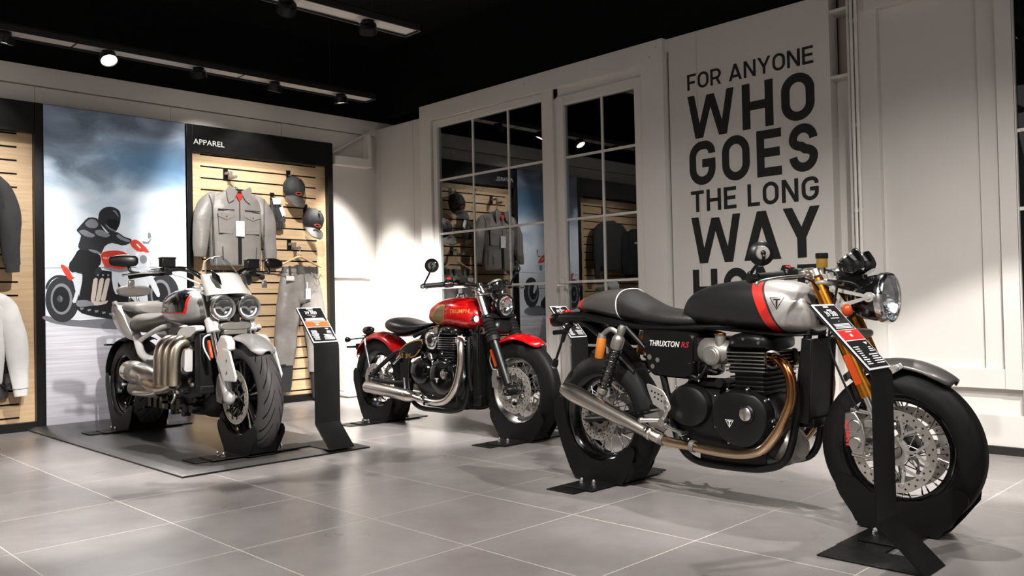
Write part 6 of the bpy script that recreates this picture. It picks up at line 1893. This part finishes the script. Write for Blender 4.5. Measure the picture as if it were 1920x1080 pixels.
def leather_jacket():
    x = 3.585; zt = 1.99
    t, sh = jacket(x, zt, .265, .72, 'grey_leather', 'grey leather biker jacket with two chest pockets on the APPAREL display', 'jacket', y=7.10, name='leather_jacket', sleeve=.60, splay=.055, seed=2.0, puff=.082)
    Y = -.086
    for s in (-1, 1):
        m = MB(); m.prism([(s * .015, -.055), (s * .10, -.005), (s * .118, -.035), (s * .115, -.115), (s * .10, -.165), (s * .055, -.135)], XZ(Y + .0), (0, -.010, 0)); m.build('collar', 'grey_leather', t, bevel=.004)
        m = MB(); m.prism([(s * .05, -.25), (s * .20, -.245), (s * .20, -.285), (s * .125, -.315), (s * .05, -.285)], XZ(Y + .004), (0, -.010, 0)); f = m.build('pocket_flap', 'grey_leather', t, bevel=.004)
        m = MB(); m.cyl((s * .125, Y - .006, -.285), (s * .125, Y - .010, -.285), .006, n=12); m.build('press_stud', 'polished', f)
        m = MB(); m.prism([(s * .055, -.29), (s * .195, -.285), (s * .19, -.43), (s * .06, -.435)], XZ(Y + .008), (0, -.006, 0)); m.build('chest_pocket', 'grey_leather', t, bevel=.004)
        m = MB(); m.b2((s * .05, Y - .003, -.226), (s * .195, Y + .01, -.219)); m.b2((s * .05 + s * .09, Y - .006, -.228), (s * .05 + s * .115, Y + .01, -.217), 1); m.build('chest_zip', ['seat_dark', 'polished'], t)
        m = MB(); m.tube(cr([(s * .262, Y * .55, -.10), (s * .245, Y * .9, -.20), (s * .238, Y * .95, -.45), (s * .232, Y * .9, -.66)], 5), .004, 6); m.tube(cr([(s * .16, Y * .98, -.55), (s * .155, Y * .98, -.66)], 3), .004, 6); m.build('seam', 'grey_leather_dark', t)
    m = MB(); m.prism([(-.06, -.035), (.06, -.035), (.05, -.06), (0, -.145), (-.05, -.06)], XZ(Y + .002), (0, -.004, 0)); m.build('collar_lining', 'seat_dark', t)
    m = MB(); m.prism([(-.042, -.075), (.042, -.075), (.0, -.143)], XZ(Y - .002), (0, -.004, 0)); m.build('neck_label', 'card_red', t, label='red lining below the collar')
    m = MB(); m.b2((-.006, Y - .004, -.33), (.006, Y + .006, -.15), 1); m.b2((-.016, Y - .002, -.70), (.016, Y + .008, -.46)); m.b2((-.006, Y - .004, -.70), (.006, Y + .006, -.33)); m.build('front_zip', ['seat_dark', 'polished'], t)
    m = MB(); m.b2((-.040, Y - .010, -.455), (.040, Y - .006, -.318)); tg = m.build('price_tag', 'paper', t, label='white card tag hanging on the zip')
    m = MB()
    for k in range(3):
        m.b2((-.02, Y - .0106, -.35 - k * .03), (.024, Y - .0099, -.344 - k * .03))
    m.build('tag_print', 'rail_tray', tg)
leather_jacket()
hanger(3.585, 1.985, 7.10, .10, 'polished', 'grey hanger inside the collar of the grey leather jacket')
bracket(3.56, 2.115, 'stepped metal arm holding the grey leather jacket')
bracket(4.19, 1.50, 'stepped metal arm holding the trousers on the wooden hanger')

def trousers():
    x, zt = 4.235, 1.262
    t = thing('trousers', 'grey leather motorcycle trousers hanging beside the grey jacket', 'trousers', (x, 7.11, zt))
    def sh(m, a=.008, f=7):
        m.v = [wob(p, a, f, 5.0) for p in m.v]
        return m
    m = MB(); rs = []
    for z, hw, d, cx in cr([(.0, .182, .05, 0), (-.05, .192, .060, 0), (-.14, .212, .072, 0), (-.24, .224, .075, 0), (-.30, .222, .07, 0), (-.33, .20, .05, 0)], 5):
        rs.append([(cx + hw * math.copysign(abs(math.cos(a)) ** .8, math.cos(a)), d * math.copysign(abs(math.sin(a)) ** .85, math.sin(a)), z) for a in [2 * PI * k / 40 for k in range(40)]])
    m.rings(rs); sh(m).build('hip_section', 'grey_leather', t)
    for s, dx, L in ((-1, -.045, .90), (1, .035, .98)):
        m = MB()
        Q = cr([(s * .108, 0, -.24, .118), (s * .118 + dx * .4, -.015, -.42, .120), (s * .122 + dx * .8, -.02, -.60, .114), (s * .128 + dx, -.015, -.75, .106), (s * .130 + dx, -.008, -L, .098)], 7)
        m.tube([q[:3] for q in Q], [q[3] for q in Q], 24, flat=.62, ref=(0, 1, 0))
        lg = sh(m, .013, 9).build('leg', 'grey_leather', t)
        m = MB(); e = Vector(Q[-1][:3]); d = Vector((0, 0, -1))
        m.tube([e + d * -.01, e + d * .08, e + d * .20, e + d * .25], [.082, .072, .058, .05], 20, flat=.6, ref=(0, 1, 0)); sh(m, .006, 12).build('leg_gaiter', 'cap_black', lg, label='black lower leg insert')
        m = MB(); m.b2((e.x + s * .02, -.065, e.z - .01), (e.x + s * .085, -.055, e.z + .012)); m.build('leg_strap', 'seat_dark', lg)
    m = MB(); m.body([(-.02, 0, 0, 0)] * 2, 4, 1) if False else m.rings([[(hw * math.cos(a), d * math.sin(a), z) for a in [2 * PI * k / 40 for k in range(40)]] for z, hw, d in ((-.045, .195, .064), (-.0, .187, .056), (.018, .184, .053))]); m.build('waistband', 'grey_leather_dark', t)
    for u in (-.14, -.06, .07, .15):
        m = MB(); m.b2((u - .006, -.075, -.05), (u + .006, -.05, .022)); m.build('belt_loop', 'grey_leather_dark', t)
    m = MB(); m.tube(cr([(.0, -.073, -.04), (.005, -.082, -.15), (.0, -.086, -.27)], 5), .005, 6); m.tube(cr([(-.20, -.05, -.05), (-.15, -.075, -.10), (-.10, -.078, -.06)], 5), .004, 6); m.tube(cr([(.20, -.05, -.05), (.15, -.075, -.10), (.10, -.078, -.06)], 5), .004, 6); m.build('seam', 'grey_leather_dark', t)
    m = MB(); m.b2((-.19, -.086, -.115), (-.11, -.078, -.075)); m.build('pocket_badge', 'rail_tray', t)
    m = MB(); m.b2((.0, -.103, -.29), (.05, -.099, -.19)); m.b2((.012, -.1035, -.19), (.02, -.10, -.13)); m.build('price_tag', 'paper', t, label='white card tag')
trousers()
hanger(4.235, 1.375, 7.11, .235, 'wood_hanger', 'pale wooden hanger above the grey trousers')

def cap(x, z, label, tilt):
    t = thing('baseball_cap', label, 'cap', (x, 7.10, z), 0, 'black caps')
    R = Matrix.Rotation(math.radians(tilt), 3, 'Y')
    def rot(m):
        m.v = [tuple(R @ Vector(p)) for p in m.v]
        return m
    m = MB(); rs = []
    for i in range(11):
        a = PI / 2 * i / 10 * .98
        rs.append([wob((.112 * math.cos(a) * math.cos(q), -.115 * math.sin(a) * .9 + .03, .115 * math.cos(a) * math.sin(q) + .02), .004, 20, x) for q in [2 * PI * k / 30 for k in range(30)]])
    m.rings(rs); rot(m).build('crown', 'cap_black', t)
    rows = []
    for i in range(9):
        v = i / 8
        rows.append([(.102 * u * (1 - .25 * v * v) , -.045 - .075 * v + .035 * abs(u) ** 2 * 1.2, -.075 - .12 * v * math.sqrt(max(0, 1 - .75 * u * u)) - .0 + .02 * (1 - abs(u))) for u in [-1 + j / 8 for j in range(17)]])
    m = MB(); m.grid(rows); rot(m).build('visor', 'grey_leather_dark', t, solid=.004)
    m = MB(); q = cr([(-.032, -.022), (-.012, -.008), (.014, -.006), (.030, -.018), (.014, -.028), (-.014, -.032)], 4, True)
    L, Rr = ribbon2d(q, .006, True)
    rs = [[(L[k].x, -.082, L[k].y - .025), (Rr[k].x, -.082, Rr[k].y - .025), (Rr[k].x, -.072, Rr[k].y - .025), (L[k].x, -.072, L[k].y - .025)] for k in range(len(q))]
    m.rings(rs, closed=True); rot(m).build('cap_logo', 'orange_logo', t)
    m = MB(); m.ell((0, -.075, .10), (.014, .014, .008), 12); rot(m).build('cap_button', 'orange_logo', t)
    return t
cap(4.192, 2.005, 'upper black cap with an orange logo on the APPAREL display', 7)
cap(4.392, 1.715, 'lower black cap with an orange logo, by the right edge of the APPAREL display', 12)
bracket(4.194, 2.155, 'short hook holding the upper black cap', .105, False)
bracket(4.372, 1.845, 'short hook holding the lower black cap', .105, False)
t = thing('glove_pair', 'pair of black gloves with a white card hanging right of the grey jacket', 'gloves', (4.02, 7.16, 1.80))
for k, (dx, dz, rz) in enumerate(((-.02, 0, .2), (.025, -.02, -.25))):
    m = MB()
    m.tube(cr([(dx, .01, .10), (dx, 0, .02), (dx + .005, -.01, -.05), (dx + .008, -.01, -.09)], 5), [.030] * 6 + [.042] * 6 + [.036] * 4, 16, flat=.5, ref=(0, 1, 0))
    for j in range(4):
        m.tube(cr([(dx - .026 + j * .018, -.01, -.085), (dx - .030 + j * .021, -.014, -.135), (dx - .030 + j * .021, -.008, -.165 - (.012 if j in (1, 2) else 0))], 4), [.011] * 8 + [.008], 10)
    m.tube(cr([(dx + .03 * (1 if k else -1), -.01, -.03), (dx + .055 * (1 if k else -1), -.015, -.07), (dx + .055 * (1 if k else -1), -.01, -.10)], 4), [.012] * 8 + [.008], 10)
    m.build('glove', 'cap_black', t)
m = MB(); m.prism([(-.045, .12), (.05, .12), (.04, .065), (-.03, .06)], XZ(-.022), (0, .004, 0)); m.prism([(.02, .03), (.055, .05), (.085, -.03), (.05, -.05)], XZ(-.035), (0, .003, 0)); m.build('header_card', 'paper', t, label='white packaging card')
m = MB(); m.b2((.03, -.03, -.10), (.075, -.026, -.05)); m.build('card_label', 'grey_leather_dark', t)
bracket(4.02, 1.93, 'short hook holding the gloves', .06, False)

# left display: a charcoal sweatshirt over a white hoodie; more clothes beyond the frame, seen in the window glass
t1, _ = jacket(1.48, 1.995, .26, .70, 'charcoal_cloth', 'charcoal sweatshirt at the left edge above the white hoodie', 'sweatshirt', name='sweatshirt', sleeve=.70, splay=.05, cuff='charcoal_cloth', seed=7)
hanger(1.48, 1.985, 7.09, .10, 'wood_hanger', 'wooden hanger of the charcoal sweatshirt at the left edge')
bracket(1.48, 2.11, 'stepped metal arm holding the charcoal sweatshirt')
t2, _ = jacket(1.50, 1.115, .265, .74, 'white_fleece', 'white hoodie at the left edge below the charcoal sweatshirt', 'hoodie', name='hoodie', sleeve=.74, splay=.07, cuff='white_fleece', seed=9)
m = MB(); m.tube(cr([(.03, -.088, -.10), (.035, -.10, -.22), (.03, -.1, -.30)], 4), .004, 8); m.tube(cr([(-.03, -.088, -.10), (-.035, -.10, -.22), (-.03, -.1, -.26)], 4), .004, 8); m.build('drawcords', 'paper', t2)
m = MB(); m.ell((0, .0, -.02), (.13, .10, .075), 20); m.build('hood', 'white_fleece', t2)
m = MB(); m.prism([(-.15, -.68), (.15, -.68), (.19, -.60), (.12, -.46), (-.12, -.46), (-.19, -.60)], XZ(-.078), (0, -.008, 0)); m.build('pouch_pocket', 'white_fleece', t2, bevel=.006)
m = MB(); text_on(m, 'TRIUMPH', lambda u, v: (.06 + u, -.084, -.21 + v + u * .1), .10, .018); m.build('chest_print', 'grey_leather_dark', t2)
t3 = jacket(1.70, 0.62, .10, .36, 'grey_leather_dark', 'dark grey gloves and lining hanging below the white hoodie sleeve', 'clothing', name='hanging_garment', sleeve=.25, splay=.0, puff=.03, seed=4, y=7.17)
hanger(1.50, 1.115, 7.09, .10, 'wood_hanger', 'wooden hanger of the white hoodie at the left edge')
t4, _ = jacket(1.06, 1.90, .20, .66, 'black_cloth', 'black jacket beyond the left edge, seen reflected in the door glass', 'jacket', y=7.02, name='jacket', sleeve=.60, splay=.04, seed=1)
m = MB(); m.b2((-.10, -.088, -.24), (.10, -.08, -.21)); m.build('chest_stripe', 'letter_white', t4)
jacket(0.71, 1.88, .085, .66, 'red_cloth', 'dark red jacket beyond the left edge, seen reflected in the door glass', 'jacket', y=7.0, name='jacket', sleeve=.60, splay=.0, seed=3)

# ------------------------------------------------------------------ price stands: one folded steel sheet each
def price_stand(x, y, z0, label, red, wd=.178):
    t = thing('price_stand', label, 'price stand', (x, y, z0), 0, 'folded steel price stands')
    # local: y = 0 at the upright, base reaches +y, fold reaches -y
    h = wd / 2
    prof = [(.265, .004), (.14, .004), (-.150, .004), (-.152, .010), (0, .145), (0, .625), (.012, .640), (.205, .860)]
    m = MB()
    th = .005
    pts = [(.12, .0035), (-.150, .0035), (-.002, .140), (0, .150), (0, .622), (.004, .632), (.207, .858)]
    L, Rr = ribbon2d([(.205, .0035)] + pts, th)
    rs = [[(-h, L[k].x, L[k].y), (h, L[k].x, L[k].y), (h, Rr[k].x, Rr[k].y), (-h, Rr[k].x, Rr[k].y)] for k in range(len(L))]
    m.rings(rs)
    m.build('folded_sheet', 'black_steel', t, bevel=.0012)
    a = V(0, .008, .642); b = V(0, .204, .859)
    d = (b - a).normalized(); n = V(0, -d.z, d.y); LL = (b - a).length
    fn = lambda off: (lambda u, v: tuple(a + V(u, 0, 0) + d * v + n * off))
    m = MB(); m.prism([(-h + .001, 0), (h - .001, 0), (h - .001, LL), (-h + .001, LL)], fn(.0035), tuple(n * .004)); m.build('panel_edge', 'paper', t, label='white edged panel')
    g = .007
    m = MB(); m.prism([(-h + g, g), (h - g, g), (h - g, LL - g), (-h + g, LL - g)], fn(.0078), tuple(n * .0008)); c = m.build('price_card', 'card_black', t)
    m = MB(); m.prism([(-h + g, LL * .43), (h - g, LL * .43), (h - g, LL * .585), (-h + g, LL * .585)], fn(.0087), tuple(n * .0005)); m.prism([(-h + g, LL * .42), (h - g, LL * .42), (h - g, LL * .43), (-h + g, LL * .43)], fn(.0087), tuple(n * .0005), 1); m.prism([(-h + g, LL * .585), (h - g, LL * .585), (h - g, LL * .592), (-h + g, LL * .592)], fn(.0087), tuple(n * .0005), 1); m.build('colour_band', ['card_red' if red else 'card_orange', 'paper'], c)
    m = MB()
    def bars(y0, y1, rows, x0, x1, k=.6):
        for r in range(rows):
            yy = y1 - (y1 - y0) * (r + .5) / rows; hh = (y1 - y0) / rows * k / 2
            e = random.random() * .012
            m.prism([(x0 + e, yy - hh), (x1 - e, yy - hh), (x1 - e, yy + hh), (x0 + e, yy + hh)], fn(.0095), tuple(n * .0004))
    random.seed(int(x * 100))
    bars(LL * .935, LL * .965, 1, -.035, .025, .8)
    bars(LL * .885, LL * .912, 1, -.022, .020, .8)
    bars(LL * .765, LL * .78, 1, -.045, .03, .6); bars(LL * .715, LL * .73, 1, -.012, .012, .7)
    bars(LL * .605, LL * .685, 4, -h + .018, h - .02, .55)
    bars(LL * .545, LL * .565, 1, -.03, .03, .7); bars(LL * .465, LL * .53, 1, -.02, .015, .6)
    bars(LL * .06, LL * .34, 9, -h + .014, -.025, .45); bars(LL * .06, LL * .22, 5, .0, h - .014, .45); bars(LL * .24, LL * .32, 3, .03, h - .014, .45)
    text_on(m, '39 500', lambda u, v: fn(.0098)(-.05 + u, LL * .80 + v), .085, .024, bold=.02)
    m.prism([(.035, LL * .385), (.065, LL * .385), (.05, LL * .345)], fn(.0095), tuple(n * .0004))
    m.build('card_print', 'paper', c)
    return t
price_stand(2.882, 1.150, 0, 'black price stand with a red band, before the near cafe racer front wheel', True, .172)
price_stand(2.905, 4.575, .028, 'black price stand with an orange band, beside the silver roadster front wheel', False, .182)
price_stand(4.50, 3.87, 0, 'black price stand half hidden behind the rear wheel of the cafe racer', True, .172)
